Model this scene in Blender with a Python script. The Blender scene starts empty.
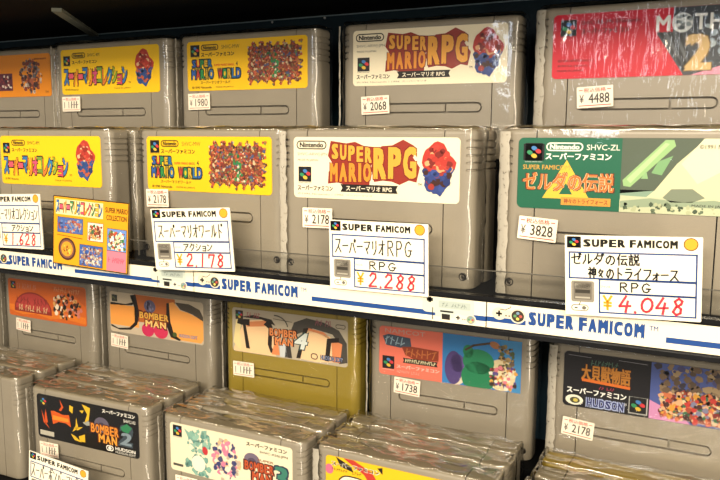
import bpy, bmesh, math, random
from mathutils import Vector, Matrix, noise
S = 0.001                      # everything below is laid out in millimetres
ZC = 1350.0                    # camera height above the shop floor
SC = bpy.context.scene
COL = SC.collection
rad = math.radians

# ------------------------------------------------------------------ camera
cam_d = bpy.data.cameras.new('camera')
cam = bpy.data.objects.new('camera', cam_d); COL.objects.link(cam)
cam_d.sensor_fit = 'HORIZONTAL'; cam_d.sensor_width = 36.0
cam_d.lens = 36.0 * 740.94 / 720.0
cam_d.clip_start = 0.02
yw, pt, rl = 0.468018, -0.135005, 0.005308
fwd = Vector((-math.sin(yw)*math.cos(pt), math.cos(yw)*math.cos(pt), math.sin(pt)))
r0 = Vector((math.cos(yw), math.sin(yw), 0)); u0 = r0.cross(fwd)
rgt = r0*math.cos(rl) + u0*math.sin(rl); upv = -r0*math.sin(rl) + u0*math.cos(rl)
cam.matrix_world = Matrix(((rgt.x, upv.x, -fwd.x, 0), (rgt.y, upv.y, -fwd.y, 0), (rgt.z, upv.z, -fwd.z, ZC*S), (0, 0, 0, 1)))
SC.camera = cam

# ------------------------------------------------------------------ world, lights, exposure
w = bpy.data.worlds.new('shop_interior'); SC.world = w; w.use_nodes = True
w.node_tree.nodes['Background'].inputs[0].default_value = (1.0, 0.90, 0.76, 1)
w.node_tree.nodes['Background'].inputs[1].default_value = 0.28

def area(name, loc, target, sx, sy, power, color):
    d = bpy.data.lights.new(name, 'AREA'); d.shape = 'RECTANGLE'
    d.size = sx; d.size_y = sy; d.energy = power; d.color = color
    o = bpy.data.objects.new(name, d); COL.objects.link(o)
    o.location = loc
    o.rotation_euler = (Vector(target) - Vector(loc)).to_track_quat('-Z', 'Y').to_euler()
    return o
area('ceiling_light_panel', (0.15, -1.38, 2.02), (-0.25, 0.45, 1.25), 1.4, 0.30, 79, (1.0, 0.87, 0.68))
area('ceiling_light_tube', (-1.1, -0.95, 2.45), (-0.35, 0.45, 1.2), 1.2, 0.05, 20, (1.0, 0.84, 0.60))
area('ceiling_light_spot', (0.75, -0.75, 2.30), (-0.2, 0.45, 1.2), 0.2, 0.2, 12, (1.0, 0.86, 0.64))
area('added_glint_light', (-0.24, -0.58, 1.60), (-0.06, 0.48, 1.41), 0.10, 0.28, 1.1, (0.80, 0.88, 1.0))  # added lamp behind the camera, puts bluish glints on the red-label sleeve
area('added_edge_light', (0.95, -0.75, 1.10), (-0.3, 0.45, 1.15), 0.34, 1.4, 25, (1.0, 0.88, 0.70))  # added tall lamp on the right, draws bright streaks on rounded sleeve edges

SC.view_settings.view_transform = 'Standard'
SC.view_settings.look = 'None'
SC.view_settings.gamma = 1.0
SC.view_settings.use_curve_mapping = False
SC.view_settings.exposure = -0.5

# ------------------------------------------------------------------ materials
def lin(h):
    h = h.lstrip('#')
    out = []
    for i in (0, 2, 4):
        c = int(h[i:i+2], 16)/255.0
        out.append(c/12.92 if c <= .04045 else ((c+.055)/1.055)**2.4)
    return (*out, 1)
_M = {}
def ink(h, rough=.42):
    k = (h, rough)
    if k in _M: return _M[k]
    m = bpy.data.materials.new('print_' + h.lstrip('#')); m.use_nodes = True
    b = m.node_tree.nodes['Principled BSDF']
    b.inputs['Base Color'].default_value = lin(h); b.inputs['Roughness'].default_value = rough
    b.inputs['Specular IOR Level'].default_value = .35
    _M[k] = m; return m
def plastic(name, h, h2, rough, scale=60, metallic=0.0, bump=0.0):
    m = bpy.data.materials.new(name); m.use_nodes = True
    nt = m.node_tree; b = nt.nodes['Principled BSDF']
    tc = nt.nodes.new('ShaderNodeTexCoord'); n = nt.nodes.new('ShaderNodeTexNoise'); n.inputs['Scale'].default_value = scale
    n.inputs['Detail'].default_value = 4
    r = nt.nodes.new('ShaderNodeValToRGB'); r.color_ramp.elements[0].color = lin(h); r.color_ramp.elements[1].color = lin(h2)
    r.color_ramp.elements[0].position = .3; r.color_ramp.elements[1].position = .7
    nt.links.new(tc.outputs['Object'], n.inputs['Vector']); nt.links.new(n.outputs['Fac'], r.inputs['Fac'])
    nt.links.new(r.outputs['Color'], b.inputs['Base Color'])
    b.inputs['Roughness'].default_value = rough; b.inputs['Metallic'].default_value = metallic
    if bump:
        n2 = nt.nodes.new('ShaderNodeTexNoise'); n2.inputs['Scale'].default_value = 2500
        bp = nt.nodes.new('ShaderNodeBump'); bp.inputs['Strength'].default_value = bump; bp.inputs['Distance'].default_value = .0002
        nt.links.new(tc.outputs['Object'], n2.inputs['Vector']); nt.links.new(n2.outputs['Fac'], bp.inputs['Height'])
        nt.links.new(bp.outputs['Normal'], b.inputs['Normal'])
    return m
GREY = plastic('warm_grey_plastic', '#8C8476', '#938B7C', .38, 25, 0, .08)
GRIP = plastic('grip_grey_plastic', '#8C8476', '#938B7C', .38, 25, 0, .08)
GOLD = plastic('gold_plastic', '#94802F', '#9C8838', .32, 25, .1, .08)
SCREW = plastic('dark_screw_metal', '#3A3733', '#55504A', .35, 400, .8)
BLACK = plastic('black_painted_metal', '#030406', '#06070A', .75, 40)
BLACK.node_tree.nodes['Principled BSDF'].inputs['Specular IOR Level'].default_value = .12
NAVY = plastic('dark_teal_metal', '#102633', '#16303D', .4, 30)
BRACE = plastic('grey_steel', '#7F8072', '#8B8C7E', .5, 90)
PIN = plastic('bright_pin_metal', '#C8CCD0', '#E0E4E8', .3, 90, .6)
RAIL = plastic('black_rail_plastic', '#101011', '#19191B', .22, 50)
CONC = plastic('shop_floor_tile', '#8A857B', '#948F85', .5, 3)

def film(name, tint, bump_s, bump_d, rough, gain, scale=(1, 1, 1), nscale=90):
    """thin clear plastic: see-through, with a Fresnel gloss broken up by creases"""
    m = bpy.data.materials.new(name); m.use_nodes = True
    nt = m.node_tree; nt.nodes.remove(nt.nodes['Principled BSDF'])
    out = nt.nodes['Material Output']
    tr = nt.nodes.new('ShaderNodeBsdfTransparent'); tr.inputs[0].default_value = (*tint, 1)
    gl = nt.nodes.new('ShaderNodeBsdfGlossy'); gl.inputs['Roughness'].default_value = rough
    gl.inputs['Color'].default_value = (1, 1, 1, 1)
    fr = nt.nodes.new('ShaderNodeLayerWeight'); fr.inputs['Blend'].default_value = .5
    pw = nt.nodes.new('ShaderNodeMath'); pw.operation = 'POWER'; pw.inputs[1].default_value = 5.0
    ma = nt.nodes.new('ShaderNodeMath'); ma.operation = 'MULTIPLY_ADD'; ma.inputs[1].default_value = .92; ma.inputs[2].default_value = .045
    mu = nt.nodes.new('ShaderNodeMath'); mu.operation = 'MULTIPLY'; mu.inputs[1].default_value = gain; mu.use_clamp = True
    mx = nt.nodes.new('ShaderNodeMixShader')
    tc = nt.nodes.new('ShaderNodeTexCoord'); mp = nt.nodes.new('ShaderNodeMapping'); mp.inputs['Scale'].default_value = scale
    n = nt.nodes.new('ShaderNodeTexNoise'); n.inputs['Scale'].default_value = nscale; n.inputs['Detail'].default_value = 3
    bp = nt.nodes.new('ShaderNodeBump'); bp.inputs['Strength'].default_value = bump_s; bp.inputs['Distance'].default_value = bump_d
    L = nt.links.new
    L(tc.outputs['Object'], mp.inputs[0]); L(mp.outputs[0], n.inputs['Vector']); L(n.outputs['Fac'], bp.inputs['Height'])
    L(bp.outputs[0], gl.inputs['Normal']); L(bp.outputs[0], fr.inputs['Normal'])
    L(fr.outputs['Facing'], pw.inputs[0]); L(pw.outputs[0], ma.inputs[0]); L(ma.outputs[0], mu.inputs[0]); L(mu.outputs[0], mx.inputs[0]); L(tr.outputs[0], mx.inputs[1]); L(gl.outputs[0], mx.inputs[2])
    L(mx.outputs[0], out.inputs[0])
    return m
FILM = film('clear_film', (.985, .98, .965), .5, .0010, .12, 1.4)
FILM_WAVY = film('clear_film_wavy', (.985, .98, .97), 1.0, .0024, .10, .9, (2.0, 1, .4), 55)
FILM_TOP = film('creased_film', (.96, .935, .85), .8, .0016, .14, 2.6, (.22, 1.6, 1), 80)
ACRYLIC = film('clear_acrylic', (.93, .93, .92), .0, .0, .05, 1.0)
def fold_mat():
    m = bpy.data.materials.new('film_fold'); m.use_nodes = True
    nt = m.node_tree; b = nt.nodes['Principled BSDF']
    out = nt.nodes['Material Output']
    tc = nt.nodes.new('ShaderNodeTexCoord'); n = nt.nodes.new('ShaderNodeTexNoise'); n.inputs['Scale'].default_value = 420; n.inputs['Detail'].default_value = 3
    mp = nt.nodes.new('ShaderNodeMapping'); mp.inputs['Scale'].default_value = (1, 1, .8)
    r = nt.nodes.new('ShaderNodeValToRGB'); r.color_ramp.elements[0].position = .30; r.color_ramp.elements[1].position = .44
    r.color_ramp.elements[0].color = (.32, .32, .32, 1); r.color_ramp.elements[1].color = (.72, .72, .72, 1)
    tr = nt.nodes.new('ShaderNodeBsdfTransparent'); mx = nt.nodes.new('ShaderNodeMixShader')
    b.inputs['Base Color'].default_value = lin('#C4BDAE'); b.inputs['Roughness'].default_value = .25
    L = nt.links.new
    L(tc.outputs['Object'], mp.inputs[0]); L(mp.outputs[0], n.inputs['Vector']); L(n.outputs['Fac'], r.inputs[0])
    L(r.outputs[0], mx.inputs[0]); L(tr.outputs[0], mx.inputs[1]); L(b.outputs[0], mx.inputs[2]); L(mx.outputs[0], out.inputs[0])
    return m
FOLD = fold_mat()

# ------------------------------------------------------------------ object helpers
def mesh_from(bm, name, mats, smooth=False):
    me = bpy.data.meshes.new(name)
    bmesh.ops.scale(bm, vec=(S, S, S), verts=bm.verts)
    bm.to_mesh(me); bm.free()
    for m in mats: me.materials.append(m)
    if smooth:
        me.polygons.foreach_set('use_smooth', [True]*len(me.polygons))
    me.update(); return me
def link(name, me, parent=None):
    o = bpy.data.objects.new(name, me); COL.objects.link(o)
    if parent: o.parent = parent
    return o
def thing(name, label, cat, loc, rot=(0, 0, 0), group=None):
    o = bpy.data.objects.new(name, None); COL.objects.link(o)
    o.empty_display_size = .02
    o.location = (loc[0]*S, loc[1]*S, (loc[2]+ZC)*S); o.rotation_euler = rot
    o['label'] = label; o['category'] = cat
    if group: o['group'] = group
    return o
def box(bm, x0, x1, y0, y1, z0, z1, mi=0, bev=0.0):
    r = bmesh.ops.create_cube(bm, size=1.0)
    vs = r['verts']
    for v in vs:
        v.co = Vector(((x0+x1)/2 + v.co.x*(x1-x0), (y0+y1)/2 + v.co.y*(y1-y0), (z0+z1)/2 + v.co.z*(z1-z0)))
    fs = set(f for v in vs for f in v.link_faces)
    for f in fs: f.material_index = mi
    if bev:
        es = set(e for f in fs for e in f.edges)
        r2 = bmesh.ops.bevel(bm, geom=list(es), offset=bev, segments=2, profile=.6, affect='EDGES')
        for f in r2['faces']: f.material_index = mi

# ------------------------------------------------------------------ flat printing: one mesh per printed label
_T = {}
def text_geo(s, bold):
    """outline of a word in a unit box; bold is made by stacking shifted copies"""
    k = (s, bold)
    if k in _T: return _T[k]
    c = bpy.data.curves.new('txt', 'FONT'); c.body = s; c.size = 10; c.resolution_u = 2; c.fill_mode = 'FRONT'
    o = bpy.data.objects.new('txt', c)
    me = bpy.data.meshes.new_from_object(o)
    v0 = [(v.co.x, v.co.y) for v in me.vertices]; f0 = [tuple(p.vertices) for p in me.polygons]
    bpy.data.objects.remove(o); bpy.data.curves.remove(c); bpy.data.meshes.remove(me)
    r = bold*.5
    sh = [(0, 0)] if bold < .12 else [(-r, -r*.6), (r, -r*.6), (-r, r*.6), (r, r*.6)] + ([(0, 0)] if bold > .8 else [])
    vs, fs = [], []
    for q, (dx, dy) in enumerate(sh):
        n = len(vs); vs += [(x+dx, y+dy, q) for x, y in v0]; fs += [tuple(i+n for i in f) for f in f0]
    xs = [v[0] for v in vs] or [0, 1]; ys = [v[1] for v in vs] or [0, 1]
    x0, x1, y0, y1 = min(xs), max(xs), min(ys), max(ys)
    vs = [((x-x0)/max(x1-x0, 1e-6), (y-y0)/max(y1-y0, 1e-6), q) for x, y, q in vs]
    _T[k] = (vs, fs); return _T[k]

def arc(cx, cy, rx, ry, a0, a1, n):
    return [(cx+rx*math.cos(rad(a0+(a1-a0)*i/n)), cy+ry*math.sin(rad(a0+(a1-a0)*i/n))) for i in range(n+1)]
def rr_pts(u0, v0, u1, v1, r, n=5):
    r = min(r, (u1-u0)/2-1e-4, (v1-v0)/2-1e-4)
    return (arc(u1-r, v0+r, r, r, -90, 0, n) + arc(u1-r, v1-r, r, r, 0, 90, n)
            + arc(u0+r, v1-r, r, r, 90, 180, n) + arc(u0+r, v0+r, r, r, 180, 270, n))
class Flat:
    """layers of print on a plate: u right, v up; y is pushed forward a hair per layer"""
    def __init__(s, du, dv, y0, clip=None):
        s.bm = bmesh.new(); s.mats = []; s.du = du; s.dv = dv; s.y0 = y0; s.n = 1; s.clip = clip; s.rng = random.Random(5)
    def mi(s, h):
        m = ink(h) if isinstance(h, str) else h
        if m not in s.mats: s.mats.append(m)
        return s.mats.index(m)
    def lay(s): s.n += 1
    def P(s, u, v):
        if s.clip:
            u = min(max(u, s.clip[0]), s.clip[2]); v = min(max(v, s.clip[1]), s.clip[3])
        return Vector((u+s.du, s.y0 - .022*s.n, v+s.dv))
    def poly(s, pts, h):
        i = s.mi(h)
        vs = [s.bm.verts.new(s.P(*p)) for p in pts]
        try: f = s.bm.faces.new(vs)
        except ValueError: return
        f.material_index = i
        f.normal_update()
        if f.normal.y > 0: f.normal_flip()
    def rect(s, u0, v0, u1, v1, h): s.poly([(u0, v0), (u1, v0), (u1, v1), (u0, v1)], h)
    def rr(s, u0, v0, u1, v1, r, h): s.poly(rr_pts(u0, v0, u1, v1, r), h)
    def ell(s, cx, cy, rx, ry, h, n=20, rot=0):
        c, sn = math.cos(rad(rot)), math.sin(rad(rot)); pts = []
        for i in range(n):
            a = 2*math.pi*i/n; x, y = rx*math.cos(a), ry*math.sin(a); pts.append((cx+x*c-y*sn, cy+x*sn+y*c))
        s.poly(pts, h)
    def ring(s, u0, v0, u1, v1, r, t, h):
        a = rr_pts(u0, v0, u1, v1, r); b = rr_pts(u0+t, v0+t, u1-t, v1-t, max(r-t, .05)); n = len(a)
        for i in range(n):
            j = (i+1) % n; s.poly([a[i], a[j], b[j], b[i]], h)
    def text(s, t, u0, v0, u1, v1, h, bold=0.0, shear=0.0, rot=0.0):
        vs, fs = text_geo(t, bold); i = s.mi(h)
        cx, cy = (u0+u1)/2, (v0+v1)/2; c, sn = math.cos(rad(rot)), math.sin(rad(rot)); bv = []
        for x, y, q in vs:
            U = u0 + x*(u1-u0) + (y-.5)*shear*(v1-v0) - cx; V = v0 + y*(v1-v0) - cy
            p = s.P(cx+U*c-V*sn, cy+U*sn+V*c); p.y -= .0035*q; bv.append(s.bm.verts.new(p))
        for f in fs:
            try: q = s.bm.faces.new([bv[k] for k in f])
            except ValueError: continue
            q.material_index = i; q.normal_update()
            if q.normal.y > 0: q.normal_flip()
    def word(s, t, u0, v0, u1, v1, h, bold=.6, gap=.14, narrow='I1'):
        n = sum(.45 if c in narrow else .4 if c == ' ' else 1.15 if c in 'MW' else 1 for c in t); wd = (u1-u0)/n; x = u0
        for c in t:
            k = .45 if c in narrow else .4 if c == ' ' else 1.15 if c in 'MW' else 1
            if c != ' ': s.text(c, x+wd*gap/2, v0, x+wd*(k-gap/2), v1, h, bold)
            x += wd*k
    def stroke(s, pts, wd, h):
        for a, b in zip(pts, pts[1:]):
            dx, dy = b[0]-a[0], b[1]-a[1]; l = math.hypot(dx, dy)
            if l < 1e-5: continue
            nx, ny = -dy/l*wd/2, dx/l*wd/2; ex, ey = dx/l*wd*.3, dy/l*wd*.3
            s.poly([(a[0]+nx-ex, a[1]+ny-ey), (a[0]-nx-ex, a[1]-ny-ey), (b[0]-nx+ex, b[1]-ny+ey), (b[0]+nx+ex, b[1]+ny+ey)], h)
    def mosaic(s, inside, box4, pal, n, r0, r1):
        """an abstract crowd of little colour patches (stands in for busy artwork)"""
        rg = s.rng; k = 0; tries = 0
        while k < n and tries < n*20:
            tries += 1
            u = rg.uniform(box4[0], box4[2]); v = rg.uniform(box4[1], box4[3])
            if not inside(u, v): continue
            R = rg.uniform(r0, r1); m = rg.randint(5, 8); a0 = rg.uniform(0, 6.28)
            if k % 12 == 0: s.n += .12
            s.poly([(u+R*rg.uniform(.6, 1.15)*math.cos(a0+6.283*i/m), v+R*rg.uniform(.6, 1.15)*math.sin(a0+6.283*i/m)) for i in range(m)], rg.choice(pal)); k += 1
        s.n += 1
    def blob(s, cx, cy, rx, ry, top, low, n=60):
        """a plain mottled patch in two colour families, standing in for a pictured figure"""
        rg = s.rng
        pts = [(cx+rx*math.cos(a)*(1+.16*math.sin(3*a+1)+.10*math.sin(7*a)), cy+ry*math.sin(a)*(1+.07*math.sin(5*a+1)+.05*math.sin(8*a))) for a in (6.283*i/28 for i in range(28))]
        s.poly(pts, low[0]); s.lay()
        s.poly([p for p in pts if p[1] > cy-.5], top[0]); s.lay()
        for k in range(n*2):
            a = rg.uniform(0, 6.283); q = math.sqrt(rg.random())*.82
            u, v = cx+rx*q*math.cos(a), cy+ry*q*math.sin(a); R = rg.uniform(.10, .24)*rx
            if k % 6 == 0: s.n += .3
            h = rg.choice(top if v > cy+rg.uniform(-2, 2) else low)
            s.poly([(u+R*1.1*math.cos(6.283*i/9), v+R*math.sin(6.283*i/9)*rg.uniform(.8, 1.2)) for i in range(9)], h)
        s.lay()
    def hand(s, txt, u0, v0, u1, v1, wd, h, gap=.12, shear=0):
        n = sum(.45 if c in '.,' else .8 if c in 'ョォ' else 1 for c in txt); cw = (u1-u0)/n; x = u0
        for c in txt:
            k = .45 if c in '.,' else .8 if c in 'ョォ' else 1
            W = cw*k*(1-gap); H = (v1-v0)*(.68 if c in 'ョォ' else 1)
            for st in GL[c]:
                s.stroke([(x+px*W+(py-.5)*shear*H, v0+py*H) for px, py in st], wd, h)
            x += cw*k
    def plate(s, W, H, r, t, h, edge=None):
        a = rr_pts(0, 0, W, H, r); n = len(a); i = s.mi(edge or h)
        s.poly(a, h)
        f = [s.bm.verts.new(Vector((u+s.du, s.y0-.022*s.n, v+s.dv))) for u, v in a]
        b = [s.bm.verts.new(Vector((u+s.du, s.y0-.022*s.n+t, v+s.dv))) for u, v in a]
        for k in range(n):
            q = s.bm.faces.new((f[k], b[k], b[(k+1) % n], f[(k+1) % n])); q.material_index = i
        q = s.bm.faces.new(b[::-1]); q.material_index = i
        s.lay()
    def done(s, name):
        return mesh_from(s.bm, name, s.mats)

def circ(cx, cy, r, n=7): return [(cx+r*math.cos(6.283*i/n), cy+r*math.sin(6.283*i/n)) for i in range(n+1)]
DK = [[(.78, 1.0), (.84, .86)], [(.92, 1.04), (.98, .9)]]
GL = {
'ス': [[(.1, .9), (.82, .9), (.55, .45), (.05, .02)], [(.5, .45), (.95, .05)]],
'ー': [[(.08, .5), (.92, .53)]],
'ハ': [[(.35, .72), (.25, .35), (.02, .05)], [(.6, .72), (.75, .4), (.95, .08)]],
'マ': [[(.05, .82), (.92, .85), (.7, .5), (.45, .3)], [(.33, .45), (.62, .05)]],
'リ': [[(.25, .9), (.27, .4)], [(.75, .95), (.75, .4), (.55, .1), (.35, 0)]],
'オ': [[(.05, .7), (.95, .74)], [(.62, 1), (.62, .04), (.48, .12)], [(.6, .68), (.35, .35), (.05, .12)]],
'ワ': [[(.1, .52), (.1, .88), (.9, .9), (.8, .45), (.45, .03)]],
'ル': [[(.3, .9), (.28, .4), (.05, .05)], [(.6, .97), (.6, .08), (.95, .42)]],
'ト': [[(.35, 1), (.35, 0)], [(.35, .62), (.8, .38)]],
'ア': [[(.05, .88), (.92, .9), (.75, .6), (.6, .5)], [(.5, .66), (.45, .3), (.12, .02)]],
'ク': [[(.4, 1), (.25, .65), (.05, .45)], [(.38, .82), (.88, .84), (.7, .4), (.28, .02)]],
'シ': [[(.15, .92), (.35, .8)], [(.05, .62), (.25, .5)], [(.1, .05), (.5, .2), (.92, .75)]],
'ョ': [[(.15, .95), (.85, .95), (.85, .02), (.12, .04)], [(.2, .5), (.85, .5)]],
'ン': [[(.1, .85), (.35, .7)], [(.1, .08), (.5, .2), (.95, .78)]],
'セ': [[(.02, .6), (.9, .75), (.7, .45)], [(.32, .98), (.32, .12), (.45, .05), (.88, .08)]],
'タ': [[(.4, 1), (.25, .65), (.05, .45)], [(.38, .82), (.85, .84), (.68, .4), (.25, .02)], [(.3, .55), (.65, .35)]],
'の': [[(.55, .8), (.45, .4), (.25, .1), (.08, .3), (.15, .62), (.45, .85), (.78, .75), (.92, .45), (.8, .15), (.55, .02)]],
'伝': [[(.3, 1), (.05, .55)], [(.2, .7), (.2, 0)], [(.45, .85), (.9, .87)], [(.38, .55), (1, .57)], [(.65, .55), (.42, .1), (.9, .12)], [(.8, .32), (.98, 0)]],
'説': [[(.2, 1), (.28, .9)], [(.02, .82), (.45, .82)], [(.08, .66), (.38, .66)], [(.08, .52), (.38, .52)], [(.1, .36), (.36, .36), (.36, .05), (.1, .05), (.1, .36)], [(.6, 1), (.68, .86)], [(.92, 1), (.82, .86)], [(.58, .8), (.92, .8), (.92, .5), (.58, .5), (.58, .8)], [(.68, .5), (.62, .2), (.48, .02)], [(.8, .5), (.8, .08), (1, .05), (1, .22)]],
'神': [[(.2, 1), (.28, .88)], [(.05, .78), (.4, .78), (.05, .35)], [(.25, .55), (.25, 0)], [(.3, .5), (.42, .38)], [(.52, .82), (.95, .82), (.95, .32), (.52, .32), (.52, .82)], [(.52, .57), (.95, .57)], [(.73, 1), (.73, 0)]],
'々': [[(.42, .85), (.2, .5)], [(.34, .68), (.74, .7), (.5, .36), (.26, .2)], [(.34, .46), (.66, .12)]],
'ラ': [[(.2, .92), (.8, .92)], [(.08, .62), (.9, .64), (.75, .3), (.35, 0)]],
'イ': [[(.85, 1), (.5, .6), (.08, .38)], [(.52, .62), (.52, 0)]],
'フ': [[(.08, .88), (.9, .9), (.75, .45), (.3, .02)]],
'ォ': [[(.05, .7), (.95, .74)], [(.62, 1), (.62, .04), (.48, .12)], [(.6, .68), (.35, .35), (.05, .12)]],
'コ': [[(.1, .85), (.88, .87), (.88, .1)], [(.08, .1), (.92, .1)]],
'レ': [[(.25, .95), (.25, .05), (.92, .5)]],
'ホ': [[(.08, .72), (.92, .74)], [(.5, 1), (.5, .02), (.4, .1)], [(.3, .5), (.1, .2)], [(.7, .5), (.9, .2)]],
'R': [[(.15, 0), (.15, .95), (.6, .95), (.78, .8), (.7, .58), (.15, .5)], [(.4, .5), (.85, .02)]],
'P': [[(.18, 0), (.18, .95), (.65, .95), (.82, .75), (.65, .5), (.18, .46)]],
'G': [[(.85, .8), (.6, .97), (.3, .85), (.12, .5), (.28, .1), (.62, .03), (.82, .2), (.82, .42), (.52, .42), (1, .42)]],
'1': [[(.5, 1), (.45, 0)]],
'2': [[(.1, .78), (.3, .98), (.68, .95), (.75, .68), (.1, .04), (.9, .06)]],
'4': [[(.5, 1), (.05, .35), (.95, .4)], [(.68, .7), (.6, 0)]],
'0': [circ(.5, .5, .42, 12)],
'6': [[(.7, 1), (.3, .65), (.15, .28), (.35, .03), (.7, .1), (.78, .35), (.5, .48), (.2, .32)]],
'7': [[(.15, .7), (.15, .95), (.85, .95), (.5, 0)]],
'8': [[(.78, .85), (.5, 1), (.22, .82), (.4, .58), (.75, .38), (.75, .12), (.45, 0), (.18, .18), (.35, .46), (.72, .66), (.78, .85)]],
'.': [[(.3, .05), (.45, .0)]], ',': [[(.4, .12), (.2, -.12)]],
'¥': [[(.1, 1), (.5, .55), (.9, 1)], [(.5, .55), (.5, 0)], [(.15, .5), (.85, .5)], [(.15, .28), (.85, .28)]],
}
GL['パ'] = GL['ハ'] + [circ(.88, .88, .1)]
GL['バ'] = GL['ハ'] + DK; GL['ド'] = GL['ト'] + DK; GL['ゼ'] = GL['セ'] + DK; GL['ダ'] = GL['タ'] + DK; GL['ボ'] = GL['ホ'] + DK

# ------------------------------------------------------------------ logo pieces that repeat on the printing
def logo4(f, u, v, sz, dark='#15151A', frame=None, cap=None):
    """black square with four leaning colour ovals"""
    if frame: f.rect(u-.5, v-.5, u+sz+.5, v+sz*1.02+.5, frame); f.lay()
    f.rect(u, v, u+sz, v+sz*1.02, dark); f.lay()
    for cx, cy, h in ((.52, .72, '#3F78B8'), (.76, .55, '#C8353C'), (.27, .47, '#2F8A5A'), (.52, .28, '#D9B13A')):
        f.ell(u+cx*sz, v+cy*sz, sz*.18, sz*.125, h, 12, -20)
    f.lay()
    if cap: f.text('SUPER FAMICOM', u, v-.95, u+sz, v-.35, cap, .15)
def oval_name(f, u0, v0, u1, v1, h, bg=None):
    f.ring(u0, v0, u1, v1, 9, .75, h); hh = v1-v0
    f.text('Nintendo', u0+hh*.42, v0+hh*.22, u1-hh*.42, v1-hh*.2, h, .9)
KANA = 'スーパーファミコン'

GREYHEX = '#A39C8E'
LW, LH = 112.0, 39.0
def new_label(h, r=3.2, edge=None):
    f = Flat(-56, 50.5, -.22, (0.15, .15, LW-.15, LH-.15)); f.plate(LW, LH, r, .25, h, edge); return f

def label_yellow_collection():
    f = new_label('#F2C414')
    logo4(f, 3, 25, 8.2, cap='#222222')
    oval_name(f, 13.5, 31, 29.5, 35.8, '#2A2410'); f.text('SHVC-4M', 32, 32, 46, 34.8, '#4A4018', .05)
    f.text(KANA, 13.5, 26, 43, 29.2, '#1E1A0E', .85)
    cols = ['#3C74B8', '#D9556B', '#E08A2A', '#D9556B', '#2E6FB0', '#E0842A', '#CF5078', '#6F983A', '#D97A32', '#2F7CB2', '#8FA832', '#C9485C']
    t = 'スーパーマリオコレクション'; n = len(t); wdt = 73.5/n
    for i, c in enumerate(t):
        u = 3.2 + i*wdt; o = .9*math.sin(i*2.1)
        tall = (c in 'ーョ')
        v0, v1 = (8.2+o, 21.8+o) if not tall else (13+o, 17.5+o) if c == 'ー' else (8.2+o, 16.5+o)
        f.text(c, u-.75, v0-1.0, u+wdt+.75, v1+1.0, '#33180F', 2.0)
    f.lay()
    for i, c in enumerate(t):
        u = 3.2 + i*wdt; o = .9*math.sin(i*2.1)
        tall = (c in 'ーョ')
        v0, v1 = (8.2+o, 21.8+o) if not tall else (13+o, 17.5+o) if c == 'ー' else (8.2+o, 16.5+o)
        f.text(c, u+.15, v0, u+wdt-.15, v1, cols[i % 12], 1.15)
    f.text('TM', 78, 8, 80.5, 9.6, '#2A2410', .2)
    f.text('©1993 Nintendo', 4, 3.4, 20, 5.2, '#2A2410', .2); f.text('MADE IN JAPAN', 62, 3.4, 80, 5, '#2A2410', .1)
    f.blob(95, 20.5, 9.2, 15, ['#B3392F', '#B3392F', '#C24A3A', '#E0B48C', '#8E2C24'], ['#2E4B86', '#2E4B86', '#375A96', '#24396A', '#B85A40'])
    return f.done('label_yellow_rainbow_title')

def label_yellow_world():
    f = new_label('#F0C016')
    logo4(f, 3.5, 27, 9, cap='#222222')
    oval_name(f, 14, 31.4, 31, 36.2, '#2A2410'); f.text('SHVC-MW', 34, 32.2, 51, 35.2, '#6A5A20', .05)
    f.text(KANA, 14, 26.6, 46, 30, '#1E1A0E', .85)
    c4 = ['#2E5AA8', '#B83A30', '#2F8A4A', '#C8A02A', '#2E6AA0']
    def word(t, u0, v0, u1, v1, sp=1.0):
        n = len(t); wd = (u1-u0)/n
        for i, c in enumerate(t):
            if c != ' ': f.text(c, u0+i*wd-.65+(wd*.28 if c == 'I' else 0), v0-.8, u0+(i+1)*wd+.65-(wd*.28 if c == 'I' else 0), v1+.8, '#12302C', 2.0)
        f.lay()
        for i, c in enumerate(t):
            if c != ' ': f.text(c, u0+i*wd+.35+(wd*.28 if c == 'I' else 0), v0+.3, u0+(i+1)*wd-.35-(wd*.28 if c == 'I' else 0), v1-.2, c4[i % 5], 1.0)
        f.lay()
    word('SUPER', 5, 18.5, 24.5, 24.5)
    word('MARIO WORLD', 4.2, 9.4, 52, 17)
    f.text('SUPER MARIO BROS.', 26.5, 19, 46, 20.8, '#C23A22', .35); f.text('4', 47.5, 18.8, 49.3, 22, '#222222', .5)
    f.text('スーパーマリオワールド', 13, 5.4, 42, 7.8, '#1E1A0E', .3)
    f.text('©1990 Nintendo', 4.5, 1.9, 24, 3.8, '#2A2410', .3); f.text('MADE IN JAPAN', 28, 1.9, 45, 3.4, '#3A3214', .1)
    def inside(u, v):
        e = 1.6*math.sin(u*.9)+1.2*math.sin(v*1.3)
        return 60+e < u < 105+e and 6+e < v < 33.5+e
    f.poly([(60+40*0+1.4*math.sin(v*1.3), v) for v in range(6, 34)] + [(u, 33.4+1.4*math.sin(u*.9)) for u in range(62, 105, 2)] + [(105+1.4*math.sin(v*1.3), v) for v in range(33, 6, -1)] + [(u, 6+1.4*math.sin(u*.9)) for u in range(104, 61, -2)], '#7E3A2C'); f.lay()
    f.mosaic(inside, (57, 3, 108, 36), ['#8E3F30', '#A24A34', '#B9583A', '#7A332A', '#B07A42', '#5C4A36', '#6E7E4A', '#C8B490', '#4A5478', '#C05A44', '#A86A3A', '#3A2A22', '#6A3428', '#7A4030', '#582A20', '#8A4A38'], 1500, .5, 1.5)
    f.mosaic(lambda u, v: abs((u-83)-(18-v)*.35) < 4 and 8 < v < 27, (74, 6, 92, 29), ['#2E7A4A', '#CFC9B0', '#3A8A52', '#27693F'], 26, .8, 1.7)
    f.mosaic(lambda u, v: 3 < v < 36, (58, 4, 107, 36), ['#3A2A22', '#E0D0A8', '#8E3F30'], 40, .35, .8)
    return f.done('label_yellow_crowd')

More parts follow.
